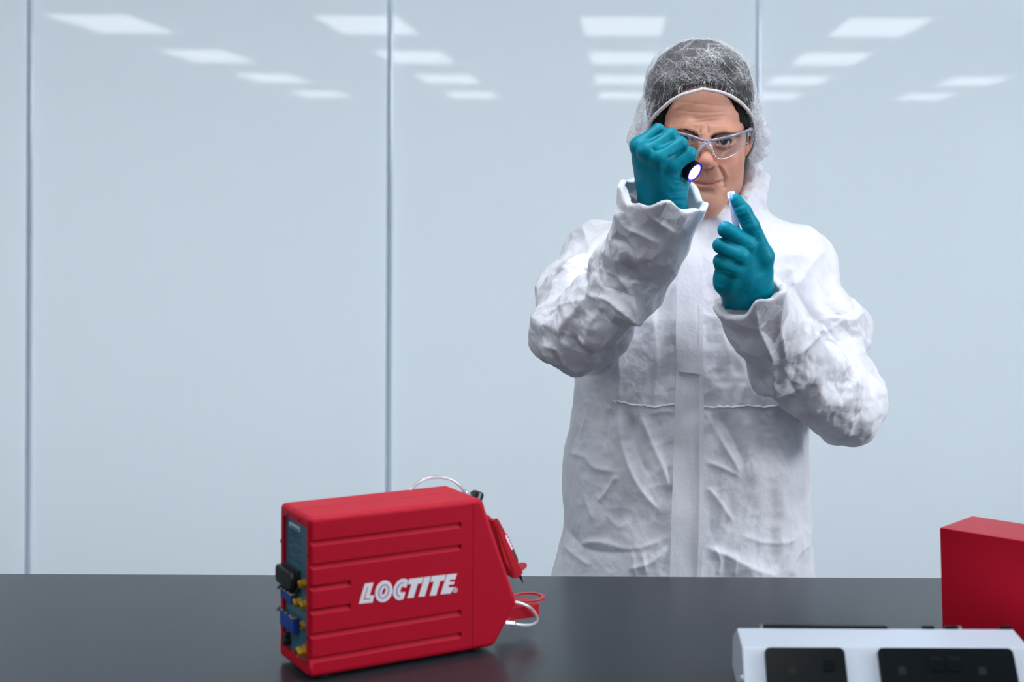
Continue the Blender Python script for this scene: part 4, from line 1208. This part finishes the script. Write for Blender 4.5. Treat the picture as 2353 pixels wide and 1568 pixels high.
# drawn folds: (pixel polyline, width on one side, width on the other, height)
ST = [
    # right sleeve (left in the picture)
    ([(1406, 530), (1393, 607), (1356, 676), (1300, 742), (1284, 772)], 16, 26, 0.008),
    ([(1353, 575), (1342, 522)], 10, 14, 0.006), ([(1353, 575), (1316, 600), (1290, 640)], 9, 16, 0.006),
    ([(1353, 578), (1406, 520), (1418, 480)], 8, 16, 0.007), ([(1300, 570), (1352, 580)], 9, 9, -0.006),
    ([(1391, 622), (1436, 646), (1466, 722)], 9, 18, 0.006), ([(1353, 677), (1398, 681), (1440, 704), (1470, 724)], 7, 14, 0.007),
    ([(1342, 618), (1350, 660), (1345, 690)], 12, 10, -0.006), ([(1418, 474), (1440, 520), (1468, 534), (1520, 560)], 8, 16, 0.006),
    ([(1407, 545), (1440, 560), (1472, 592)], 14, 12, -0.006), ([(1440, 440), (1470, 470), (1500, 500), (1560, 540)], 8, 14, 0.004),
    ([(1240, 690), (1290, 640), (1330, 610)], 10, 10, 0.005), ([(1262, 720), (1300, 700), (1345, 690)], 8, 8, 0.004),
    ([(1236, 795), (1280, 800), (1300, 835), (1345, 858)], 8, 12, 0.005), ([(1398, 690), (1360, 740), (1336, 810)], 7, 9, 0.003),
    ([(1420, 700), (1390, 760), (1350, 830)], 7, 9, 0.003), ([(1440, 720), (1420, 780), (1392, 830)], 7, 8, 0.003),
    ([(1480, 590), (1520, 610), (1545, 600)], 7, 9, 0.003), ([(1420, 640), (1480, 650), (1510, 660)], 7, 9, 0.0025),
    ([(1325, 865), (1380, 858), (1425, 820)], 10, 10, -0.004),
    # left sleeve (right in the picture)
    ([(1805, 830), (1880, 772), (1900, 758)], 10, 20, 0.008), ([(1805, 832), (1790, 740), (1800, 650)], 10, 18, 0.006),
    ([(1782, 838), (1745, 760), (1735, 712)], 8, 12, 0.006), ([(1782, 842), (1782, 890), (1830, 960), (1870, 985)], 8, 14, 0.007),
    ([(1812, 872), (1850, 935), (1880, 985)], 7, 12, -0.005), ([(1890, 775), (1940, 800), (1990, 830), (2024, 850)], 10, 16, 0.006),
    ([(1960, 830), (2000, 860), (2010, 910)], 8, 12, -0.005), ([(1830, 660), (1860, 720), (1900, 755)], 10, 14, -0.005),
    ([(1830, 660), (1870, 600), (1900, 570)], 9, 14, 0.005), ([(1815, 610), (1826, 660)], 8, 8, 0.005),
    ([(2015, 880), (2005, 940), (1990, 1000)], 9, 12, 0.004), ([(1900, 770), (1930, 745), (1975, 735)], 10, 14, 0.004),
    ([(1700, 800), (1745, 820), (1782, 840)], 8, 10, 0.003), ([(1680, 735), (1720, 750), (1760, 745)], 8, 8, 0.003),
    ([(1950, 860), (1985, 900), (1960, 960), (1945, 1012)], 8, 12, 0.004), ([(1760, 520), (1800, 560), (1812, 640)], 10, 14, 0.004), ([(1745, 560), (1768, 520), (1764, 490)], 10, 10, -0.005),
    # trunk
    ([(1425, 935), (1432, 1020), (1465, 1110), (1520, 1180)], 10, 14, 0.008), ([(1468, 940), (1500, 1020), (1530, 1090), (1542, 1130)], 10, 14, 0.007),
    ([(1447, 945), (1462, 1020), (1500, 1105)], 9, 9, -0.005), ([(1405, 940), (1395, 985), (1385, 1025)], 9, 9, -0.005),
    ([(1310, 1040), (1345, 1050), (1370, 1075), (1420, 1085)], 8, 12, 0.006), ([(1420, 1090), (1395, 1130), (1372, 1155)], 7, 8, 0.005),
    ([(1300, 1215), (1340, 1255), (1400, 1272), (1480, 1260)], 12, 16, -0.006), ([(1295, 1250), (1330, 1280), (1360, 1300)], 8, 12, 0.005),
    ([(1320, 1255), (1380, 1245), (1450, 1262), (1540, 1235)], 9, 14, 0.005), ([(1440, 1310), (1500, 1290), (1540, 1255)], 9, 9, 0.005),
    ([(1620, 945), (1650, 1000), (1685, 1060), (1700, 1090)], 10, 12, 0.006), ([(1650, 950), (1685, 1010), (1700, 1050)], 9, 9, -0.004),
    ([(1620, 1060), (1660, 1075), (1700, 1095)], 7, 8, 0.004), ([(1625, 1120), (1650, 1150), (1685, 1200)], 7, 8, 0.004),
    ([(1618, 1255), (1670, 1275), (1740, 1310), (1790, 1322)], 10, 18, 0.006), ([(1700, 1230), (1770, 1250), (1840, 1240)], 14, 10, 0.004),
    ([(1865, 1245), (1830, 1285), (1818, 1325)], 9, 14, 0.005), ([(1640, 1250), (1655, 1290), (1650, 1325)], 6, 8, 0.004), ([(1690, 1270), (1685, 1325)], 6, 8, 0.004), ([(1455, 1270), (1462, 1325)], 6, 8, 0.004), ([(1478, 1270), (1486, 1320)], 6, 8, 0.004),
    ([(1425, 800), (1428, 860), (1424, 930)], 8, 10, 0.005), ([(1500, 720), (1510, 820), (1500, 930)], 12, 12, 0.003), ([(1660, 760), (1680, 850), (1670, 930)], 12, 12, 0.003), ([(1710, 880), (1700, 935)], 9, 9, 0.003),
    ([(1640, 620), (1660, 700), (1640, 760)], 12, 14, 0.004), ([(1330, 880), (1350, 940), (1330, 1010)], 9, 12, 0.004), ([(1350, 1080), (1345, 1140), (1370, 1200)], 10, 12, 0.004), ([(1390, 1180), (1420, 1210), (1450, 1200)], 8, 8, 0.003),
    ([(1745, 430), (1715, 440), (1690, 450)], 6, 9, 0.004), ([(1735, 460), (1700, 470)], 6, 8, -0.004), ([(1700, 480), (1660, 498), (1615, 520)], 6, 10, 0.003),
]
D = D + folds(V, N, ST)
V = V + N * D[:, None]
suit_tree = BVHTree.FromPolygons([tuple(v) for v in V], [tuple(q) for q in Q])
# trousers and overshoes below, coarser, hidden behind the bench
lv = Vol((P(1250, 900, 2.43)[0], 2.2, 0.0), (P(1900, 900, 2.43)[0], 2.66, ZCUT + 0.06), 0.009)
cxh = (P(1272, 1325, 2.43)[0] + P(1870, 1325, 2.43)[0]) / 2
lv.put(lambda X, Y, Z: np.maximum(d_torso(X, Y, np.maximum(Z, zr_[0])) + 0.014, np.abs(Z - ZCUT + 0.02) - 0.075), (cxh - 0.25, 2.25, ZCUT - 0.1), (cxh + 0.25, 2.62, ZCUT + 0.06))
for s in (-1, 1):
    lv.chain([(cxh + s * 0.105, 2.43, 0.80), (cxh + s * 0.12, 2.42, 0.48), (cxh + s * 0.13, 2.44, 0.09)], [0.105, 0.085, 0.070], 0.03)
V2, Q2 = lv.mesh(2)
N2 = normals(V2, Q2); V2 = V2 + N2 * (0.006 * fbm(V2 * np.array([14, 14, 5]), 33))[:, None]
keep = np.vstack([Q, Q2 + len(V)])
suit = wmesh('coverall', np.vstack([V, V2]), keep, m_suit)
_a = suit.data.attributes.new('crumple', 'FLOAT', 'POINT'); _a.data.foreach_set('value', np.concatenate([0.35 + 0.65 * armw, np.full(len(V2), 0.4)]).astype(np.float32))
m_shoe = mat('white overshoe', (205, 208, 214), rough=0.6)
for s in (-1, 1):
    fv = Vol((cxh + s * 0.13 - 0.08, 2.22, 0.0), (cxh + s * 0.13 + 0.08, 2.58, 0.15), 0.006)
    fv.chain([(cxh + s * 0.13, 2.47, 0.055), (cxh + s * 0.135, 2.36, 0.045), (cxh + s * 0.14, 2.28, 0.040)], [0.052, 0.048, 0.040], 0.03)
    fv.F[:, :, 0] = np.maximum(fv.F[:, :, 0], 0.001)
    wmesh('overshoe', *fv.mesh(1), m_shoe)

# ---- zip flap, waist seam and collar pieces laid over the front of the suit
def strip(name, left, right, nu, nvv, off, thick, m, wob=0.0, seed=1):
    """a cloth strip between two pixel polylines, laid on the suit surface"""
    l = spline(left, nvv); r = spline(right, nvv)
    Vt = np.zeros((nvv, nu, 3))
    for j in range(nvv):
        for i in range(nu):
            f = i / (nu - 1); q = l[j] * (1 - f) + r[j] * f
            h = onto(suit_tree, q[0], q[1], 0, 2.235)
            Vt[j, i] = h if h is not None else P(q[0], q[1], 2.3)
    # stretch over the small wrinkles of the cloth below
    for _ in range(8):
        t = Vt.copy()
        t[:, 1:-1] = (Vt[:, :-2] + 2 * Vt[:, 1:-1] + Vt[:, 2:]) / 4
        t[1:-1] = (t[:-2] + 2 * t[1:-1] + t[2:]) / 4
        t[..., 1] = np.minimum(t[..., 1], Vt[..., 1] + 0.0008)
        Vt = t
    fr = Vt.reshape(-1, 3).copy()
    fr[:, 1] -= off + thick
    fr[:, 1] += wob * fbm(fr * np.array([40, 0, 14]), seed)
    bk = Vt.reshape(-1, 3).copy(); bk[:, 1] += 0.004
    idx = np.arange(nvv * nu).reshape(nvv, nu); n = nvv * nu
    a, b, c, d = idx[:-1, :-1], idx[:-1, 1:], idx[1:, 1:], idx[1:, :-1]
    F = [np.stack([a, d, c, b], -1).reshape(-1, 4), np.stack([a, b, c, d], -1).reshape(-1, 4) + n]
    bd = np.concatenate([idx[0, :], idx[1:, -1], idx[-1, -2::-1], idx[-2:0:-1, 0]])
    nb = np.roll(bd, -1)
    F.append(np.stack([bd, nb, nb + n, bd + n], -1))
    return wmesh(name, np.vstack([fr, bk]), np.vstack(F), m, suit, True, 50)
strip('zip_flap', [(1592, 512), (1574, 570), (1556, 700), (1553, 860), (1549, 1000), (1543, 1180), (1539, 1332)], [(1626, 508), (1616, 570), (1613, 700), (1613, 860), (1614, 1000), (1612, 1180), (1608, 1332)], 12, 150, 0.0040, 0.0012, m_suit, 0.0012, 4)
strip('flap_edge', [(1605, 700), (1606, 900), (1607, 1100), (1604, 1250), (1600, 1332)], [(1614, 700), (1616, 900), (1617, 1100), (1614, 1250), (1610, 1332)], 4, 130, 0.0075, 0.0010, m_suit, 0.0006, 14)
strip('cover_flap', [(1572, 575), (1557, 640), (1553, 740), (1554, 820), (1560, 853)], [(1612, 560), (1613, 640), (1614, 740), (1614, 830), (1612, 860)], 10, 70, 0.0075, 0.0010, m_suit, 0.0010, 8)
m_zip = mat('grey zip tape', (170, 172, 182), rough=0.6)
bm = bmesh.new()
for k in range(22):
    h = onto(suit_tree, 1603 - 0.25 * k, 497 + 2.4 * k, 0.0018, 2.235)
    if h is not None: add_box(bm, h - np.array([0.0016, 0.0012, 0.0005]), h + np.array([0.0016, 0.0004, 0.0005]))
o = wbm('zip_teeth', bm, m_zip, suit); o['kind'] = 'stuff'
for pl_ in ([(1408, 922), (1425, 925), (1470, 932), (1500, 935), (1550, 931)], [(1612, 934), (1660, 937), (1700, 934), (1750, 935), (1792, 934)]):
    pts = [onto(suit_tree, q[0], q[1] + 1.3 * math.sin(i * 0.31) + 0.7 * math.sin(i * 0.83 + 1), -0.0004, 1.9) for i, q in enumerate(spline(pl_, 60))]
    pts = [p for p in pts if p is not None]
    bm = bmesh.new(); tube(bm, np.array(pts), 0.0023 + 0.0004 * np.sin(np.arange(len(pts)) * 1.1), 8, flat=0.8)
    wbm('waist_seam', bm, m_suit, suit, smooth=True)
# dark shirt collar at the throat
m_shirt = mat('black shirt', rough=0.8, linear=(0.006, 0.007, 0.009))
bm = bmesh.new()
an = np.linspace(0, 2 * math.pi, 40)
pc = p3(1612, 495, 2.425)
tube(bm, np.array([pc + np.array([0.061 * math.cos(t), 0.062 * math.sin(t), 0.018 * math.sin(t)]) for t in an]), 0.0062, 8)
wbm('shirt_collar', bm, m_shirt, smooth=True)
# ---- gloves
def glove(lo, hi, groups, palm, extra=(), strokes=(), seed=0, h=0.0014):
    g = Vol(np.minimum(lo, hi), np.maximum(lo, hi), h)
    for a, b, r0, r1 in palm: g.cone(a, b, r0, r1, 0.012)
    F0 = g.F.copy(); acc = None
    for chain in groups:
        g.F[:] = 1.0
        for i in range(len(chain) - 1): g.cone(chain[i][0], chain[i + 1][0], chain[i][1], chain[i + 1][1], 0.003)
        acc = g.F.copy() if acc is None else smin(acc, g.F, 0.0016)
    g.F = smin(F0, acc, 0.010)
    V, Q = g.mesh(2); N = normals(V, Q)
    D = 0.0005 * fbm(V * 60, seed) - 0.00035 * crumple(V * 90, seed + 3, 0.8)
    D = D + folds(V, N, strokes)
    return V + N * D[:, None], Q
def pr(u, v, d, r): return (p3(u, v, d), r)
lo = p3(1425, 500, 2.0) * np.array([1, 0, 1]) + np.array([0, 2.03, 0]); hi = p3(1620, 270, 2.15) * np.array([1, 0, 1]) + np.array([0, 2.20, 0])
fing = [
    [pr(1546, 378, 2.068, .0118), pr(1583, 354, 2.074, .0104), pr(1577, 372, 2.132, .0094), pr(1548, 384, 2.146, .0088)],
    [pr(1514, 361, 2.054, .0122), pr(1563, 331, 2.068, .0106), pr(1556, 350, 2.132, .0096), pr(1528, 366, 2.146, .0088)],
    [pr(1487, 346, 2.059, .0116), pr(1541, 311, 2.074, .0102), pr(1532, 332, 2.132, .0092), pr(1506, 350, 2.147, .0086)],
    [pr(1467, 334, 2.073, .0104), pr(1513, 299, 2.084, .0090), pr(1502, 320, 2.136, .0084), pr(1482, 338, 2.150, .0078)],
    [pr(1552, 440, 2.120, .0125), pr(1570, 415, 2.128, .0112), pr(1568, 385, 2.138, .0100), pr(1556, 362, 2.144, .0092)],
]
palm = [(p3(1534, 478, 2.124), p3(1545, 384, 2.076), .0270, .0125), (p3(1524, 470, 2.122), p3(1513, 364, 2.062), .0255, .0135), (p3(1510, 462, 2.122), p3(1487, 350, 2.066), .0235, .0130), (p3(1500, 455, 2.124), p3(1468, 338, 2.080), .0215, .0120),
        (p3(1530, 500, 2.130), p3(1524, 440, 2.115), .0265, .0290), (p3(1520, 400, 2.098), p3(1500, 370, 2.090), .026, .022), (p3(1545, 440, 2.118), p3(1560, 420, 2.112), .020, .014)]
st = []
for k in range(9):
    v = 392 + 8.5 * k + (3.1, -1.5, 0.8, 2.2, -2.4, 1.2, -0.6, 2.6, -1.8)[k]
    st.append(([(1540 - 1.5 * k + (0, 9, -4, 6, 12, -3, 8, 2, 10)[k], v + 5 + 0.6 * k), (1560, v + 6), (1579, v + 2 + 0.5 * k)], 3.0, 4.0, -0.0011))
    st.append(([(1540 - 1.5 * k + (4, 2, 8, -4, 6, 9, 0, 7, 3)[k], v + 8 + 0.6 * k), (1560, v + 10), (1579, v + 6 + 0.5 * k)], 3.0, 3.0, 0.0008))
for a, b, c in (((1484, 326), (1503, 318), (1526, 301)), ((1496, 344), (1522, 338), (1552, 318)), ((1532, 365), (1550, 359), (1578, 340))):
    st.append(([a, b, c], 2.3, 2.3, -0.0050))
V, Q = glove(lo, hi, fing, palm, strokes=st, seed=3)
wmesh('glove', V, Q, m_glove)['label'] = 'teal glove gripping the torch'
lo = p3(1615, 725, 2.0) * np.array([1, 0, 1]) + np.array([0, 1.99, 0]); hi = p3(1800, 432, 2.15) * np.array([1, 0, 1]) + np.array([0, 2.17, 0])
fing = [
    [pr(1716, 560, 2.056, .0128), pr(1668, 528, 2.052, .0110), pr(1682, 540, 2.090, .0100), pr(1704, 552, 2.100, .0092)],
    [pr(1700, 588, 2.048, .0122), pr(1655, 565, 2.056, .0104), pr(1668, 574, 2.092, .0094), pr(1690, 586, 2.102, .0088)],
    [pr(1686, 616, 2.053, .0118), pr(1656, 601, 2.064, .0102), pr(1664, 610, 2.098, .0092), pr(1684, 620, 2.106, .0086)],
    [pr(1677, 640, 2.066, .0115), pr(1662, 632, 2.076, .0098), pr(1668, 640, 2.102, .0084), pr(1684, 646, 2.108, .0080)],
    [pr(1754, 588, 2.076, .0138), pr(1725, 518, 2.058, .0122), pr(1708, 486, 2.054, .0112), pr(1692, 460, 2.056, .0090)],
]
palm = [(p3(1722, 695, 2.118), p3(1716, 566, 2.064), .0265, .0135), (p3(1718, 695, 2.118), p3(1700, 592, 2.058), .0260, .0135), (p3(1712, 698, 2.12), p3(1686, 620, 2.062), .0245, .0130), (p3(1708, 700, 2.122), p3(1677, 646, 2.074), .0225, .0125),
        (p3(1726, 722, 2.132), p3(1722, 670, 2.112), .0255, .0290), (p3(1740, 660, 2.104), p3(1754, 592, 2.078), .0240, .0145), (p3(1715, 630, 2.085), p3(1705, 600, 2.078), .025, .020), (p3(1705, 692, 2.115), p3(1667, 650, 2.078), .0215, .0150), (p3(1667, 650, 2.078), p3(1664, 615, 2.072), .0145, .0100)]
st = [([(1641, 552), (1652, 545), (1680, 560)], 2.6, 2.6, -0.0026), ([(1640, 582), (1655, 588), (1690, 600)], 2.6, 2.6, -0.0024), ([(1643, 622), (1660, 622), (1685, 628)], 2.4, 2.4, -0.0020)]
for (a, b) in (((1681, 478), (1712, 468)), ((1687, 490), (1714, 482)), ((1690, 500), (1720, 494)), ((1694, 508), (1724, 503)), ((1697, 517), (1728, 512)), ((1722, 545), (1744, 538)), ((1728, 552), (1748, 546)), ((1734, 556), (1750, 552))):
    st.append(([a, ((a[0] + b[0]) / 2, (a[1] + b[1]) / 2 + 2), b], 2.2, 2.6, -0.0010))
for a, b in (((1700, 568), (1740, 566)), ((1690, 596), (1712, 598)), ((1640, 652), (1662, 660)), ((1643, 664), (1668, 672))):
    st.append(([a, ((a[0] + b[0]) / 2, (a[1] + b[1]) / 2 + 3), b], 2.5, 3, 0.0007))
V, Q = glove(lo, hi, fing, palm, strokes=st, seed=9)
wmesh('glove', V, Q, m_glove)['label'] = 'teal glove with raised thumb'

# ---- torch in the right hand
m_tb = mat('black anodised aluminium', rough=0.3, linear=(0.012, 0.010, 0.020), metal=0.6)
m_lens = mat('torch lens', rough=0.2, linear=(0.8, 0.85, 1.0), emit=((0.75, 0.85, 1.0), 9.0))
m_violet = mat('violet lens rim', rough=0.2, linear=(0.06, 0.03, 0.6), emit=((0.12, 0.05, 1.0), 0.9))
lc = p3(1597, 397, 2.084); ta = np.array([0.70, -0.50, -0.51]); ta /= np.linalg.norm(ta)
torch = tag(empty('torch', tuple(lc)), 'small black torch with glowing violet-white lens held in the raised teal glove', 'torch')
def tp(name, prof, m, seg=36, par=None):
    bm = bmesh.new(); lathe(bm, (0, 0, 0), ta, prof, seg, True); return from_bm(name, bm, m, par or torch, angle=30)
tp('head', [(-0.030, 0.0110), (-0.026, 0.0140), (-0.002, 0.0156), (0.0, 0.0154), (0.0002, 0.0146), (-0.0018, 0.0143)], m_tb)
tp('barrel', [(-0.082, 0.0085), (-0.080, 0.0100), (-0.034, 0.0100), (-0.0301, 0.0108)], m_tb)
tp('lens_rim', [(-0.0018, 0.0143), (-0.0008, 0.0143), (-0.0006, 0.0118), (-0.0016, 0.0116)], m_violet)
tp('lens', [(-0.0022, 0.0117), (-0.0013, 0.0117), (-0.0010, 0.0090), (-0.0009, 0.0002)], m_lens)
sl = bpy.data.lights.new('torch_beam', 'SPOT'); sl.energy = 0.45; sl.color = (0.42, 0.45, 1.0); sl.spot_size = math.radians(95); sl.spot_blend = 0.9; sl.shadow_soft_size = 0.010
so = bpy.data.objects.new('torch_beam', sl); COL.objects.link(so); so.parent = torch; so.location = ta * 0.006
so.rotation_euler = Vector(ta).to_track_quat('-Z', 'Y').to_euler()

# ---- vial in the left hand
va, vb_ = p3(1680.5, 446, 2.0725), p3(1695, 540, 2.074); vd = vb_ - va; vl = np.linalg.norm(vd); vd = vd / vl
vial = tag(empty('vial', tuple(va)), 'small clear vial with white cap between thumb and finger of the lower glove', 'vial')
m_vial = clear_mat('clear vial plastic', haze=0.28, gloss=0.22, rough=0.05, tint=(0.92, 0.94, 1.0))
m_blueliq = mat('dark blue liquid', rough=0.1, linear=(0.02, 0.05, 0.35))
m_cap = mat('white cap', (248, 245, 250), rough=0.4)
bm = bmesh.new(); lathe(bm, (0, 0, 0), vd, [(0.006, 0.0052), (0.050, 0.0052), (vl, 0.0040)], 20); lathe(bm, (0, 0, 0), vd, [(0.0065, 0.0043), (0.049, 0.0043), (vl - 0.001, 0.0032)], 20); from_bm('tube_wall', bm, m_vial, vial, smooth=False)
bm = bmesh.new(); lathe(bm, (0, 0, 0), vd, [(0.046, 0.0041), (0.049, 0.0041), (vl - 0.0012, 0.0031)], 16); from_bm('liquid', bm, m_blueliq, vial)
bm = bmesh.new(); lathe(bm, (0, 0, 0), vd, [(-0.0035, 0.0030), (-0.003, 0.0050), (0.0, 0.0056), (0.0055, 0.0056), (0.0057, 0.0050)], 20); from_bm('cap', bm, m_cap, vial)

# ---- safety glasses
m_frame = mat('grey translucent frame', rough=0.22, linear=(0.24, 0.24, 0.33), coat=0.6)
m_lensg = clear_mat('clear lens', haze=0.012, gloss=0.03, rough=0.02, tint=(0.97, 0.98, 0.99))
m_pad = clear_mat('clear nose piece', haze=0.30, gloss=0.25, rough=0.08, tint=(0.85, 0.88, 1.0))
gl = tag(empty('safety_glasses', tuple(p3(1622, 325, 2.27))), 'clear wraparound safety glasses with grey brow bar worn by the man', 'glasses')
gl_loc = np.array(gl.location)
def gw(name, bm, m, par=None, smooth=False): return from_bm(name, bm, m, par or gl, smooth, 35, Matrix.Translation(Vector(-gl_loc)))
bar = [(1507, 276, 2.372), (1517, 289, 2.335), (1536, 300, 2.302), (1560, 306, 2.284), (1590, 314, 2.275), (1612, 322, 2.2715), (1624, 325, 2.2705), (1638, 323, 2.2715), (1668, 316, 2.275), (1696, 308, 2.287), (1714, 301, 2.306), (1722, 298, 2.325)]
bp_ = spline([p3(*q) for q in bar], 70)
bm = bmesh.new(); tube(bm, bp_, 0.0014 + 0.0005 * np.sin(np.linspace(0, math.pi, 70)), 10, flat=1.3); gw('brow_bar', bm, m_frame, smooth=True)
# temple arms run back to the ears
for q in ([(1722, 298, 2.325), (1727, 297, 2.36), (1727, 299, 2.40), (1722, 312, 2.425)], [(1507, 276, 2.372), (1501, 280, 2.39), (1499, 290, 2.41), (1500, 305, 2.43)]):
    bm = bmesh.new(); tube(bm, spline([p3(*k) for k in q], 20), 0.0022, 8, flat=1.5); gw('temple', bm, m_frame, smooth=True)
bm = bmesh.new(); c = p3(1722, 302, 2.330); add_box(bm, c - np.array([0.002, 0.004, 0.0075]), c + np.array([0.002, 0.004, 0.005])); bevel_all(bm, 0.001, 2); gw('hinge', bm, m_pad)
def lens(top, bot, nu=28, nv=10):
    t = spline(top, nu); b = spline(bot, nu); t = np.array([p3(*q) for q in t]); b = np.array([p3(*q) for q in b])
    V = np.zeros((nv, nu, 3))
    for j in range(nv):
        f = j / (nv - 1); V[j] = t * (1 - f) + b * f; V[j, :, 1] -= 0.0025 * math.sin(math.pi * f)
    V2 = V.copy(); V2[..., 1] += 0.0016
    idx = np.arange(nv * nu).reshape(nv, nu); n = nu * nv
    a, bb, c, d = idx[:-1, :-1], idx[:-1, 1:], idx[1:, 1:], idx[1:, :-1]
    F = [np.stack([a, d, c, bb], -1).reshape(-1, 4), np.stack([a, bb, c, d], -1).reshape(-1, 4) + n]
    bd = np.concatenate([idx[0, :], idx[1:, -1], idx[-1, -2::-1], idx[-2:0:-1, 0]]); nb = np.roll(bd, -1)
    F.append(np.stack([bd, nb, nb + n, bd + n], -1))
    o = mesh_np('lens', np.vstack([V.reshape(-1, 3), V2.reshape(-1, 3)]) - gl_loc, np.vstack(F), m_lensg, gl, True, 40)
    # polished lower edge
    ed = np.vstack([b, t[-1:]]) ; bm = bmesh.new(); tube(bm, spline(ed, 60), 0.0008, 6); gw('lens_edge', bm, m_pad, o, smooth=True)
lens([(1634, 326, 2.2725), (1650, 321, 2.2735), (1672, 315, 2.277), (1700, 307, 2.290), (1719, 301, 2.318)], [(1637, 345, 2.271), (1646, 361, 2.2735), (1662, 365, 2.280), (1690, 353, 2.294), (1719, 326, 2.322)])
lens([(1612, 323, 2.2725), (1596, 317, 2.2735), (1570, 310, 2.279), (1544, 303, 2.294), (1515, 289, 2.335)], [(1606, 342, 2.272), (1596, 357, 2.274), (1580, 360, 2.282), (1550, 350, 2.298), (1515, 318, 2.338)])
bm = bmesh.new(); tube(bm, spline([p3(1618, 327, 2.2705), p3(1624, 334, 2.2695), p3(1630, 327, 2.2705)], 12), 0.0035, 8); tube(bm, spline([p3(1600, 358, 2.276), p3(1606, 346, 2.272), p3(1614, 336, 2.270), p3(1624, 331, 2.269), p3(1633, 336, 2.270), p3(1637, 346, 2.272), p3(1639, 354, 2.278)], 40), 0.0017, 8, flat=1.6); gw('nose_bridge', bm, m_pad, smooth=True)
for u in (1610, 1635):
    bm = bmesh.new(); bmesh.ops.create_uvsphere(bm, u_segments=12, v_segments=8, radius=0.0018); bm.transform(Matrix.Translation(Vector(p3(u, 336, 2.268)))); gw('rivet', bm, m_pad, smooth=True)
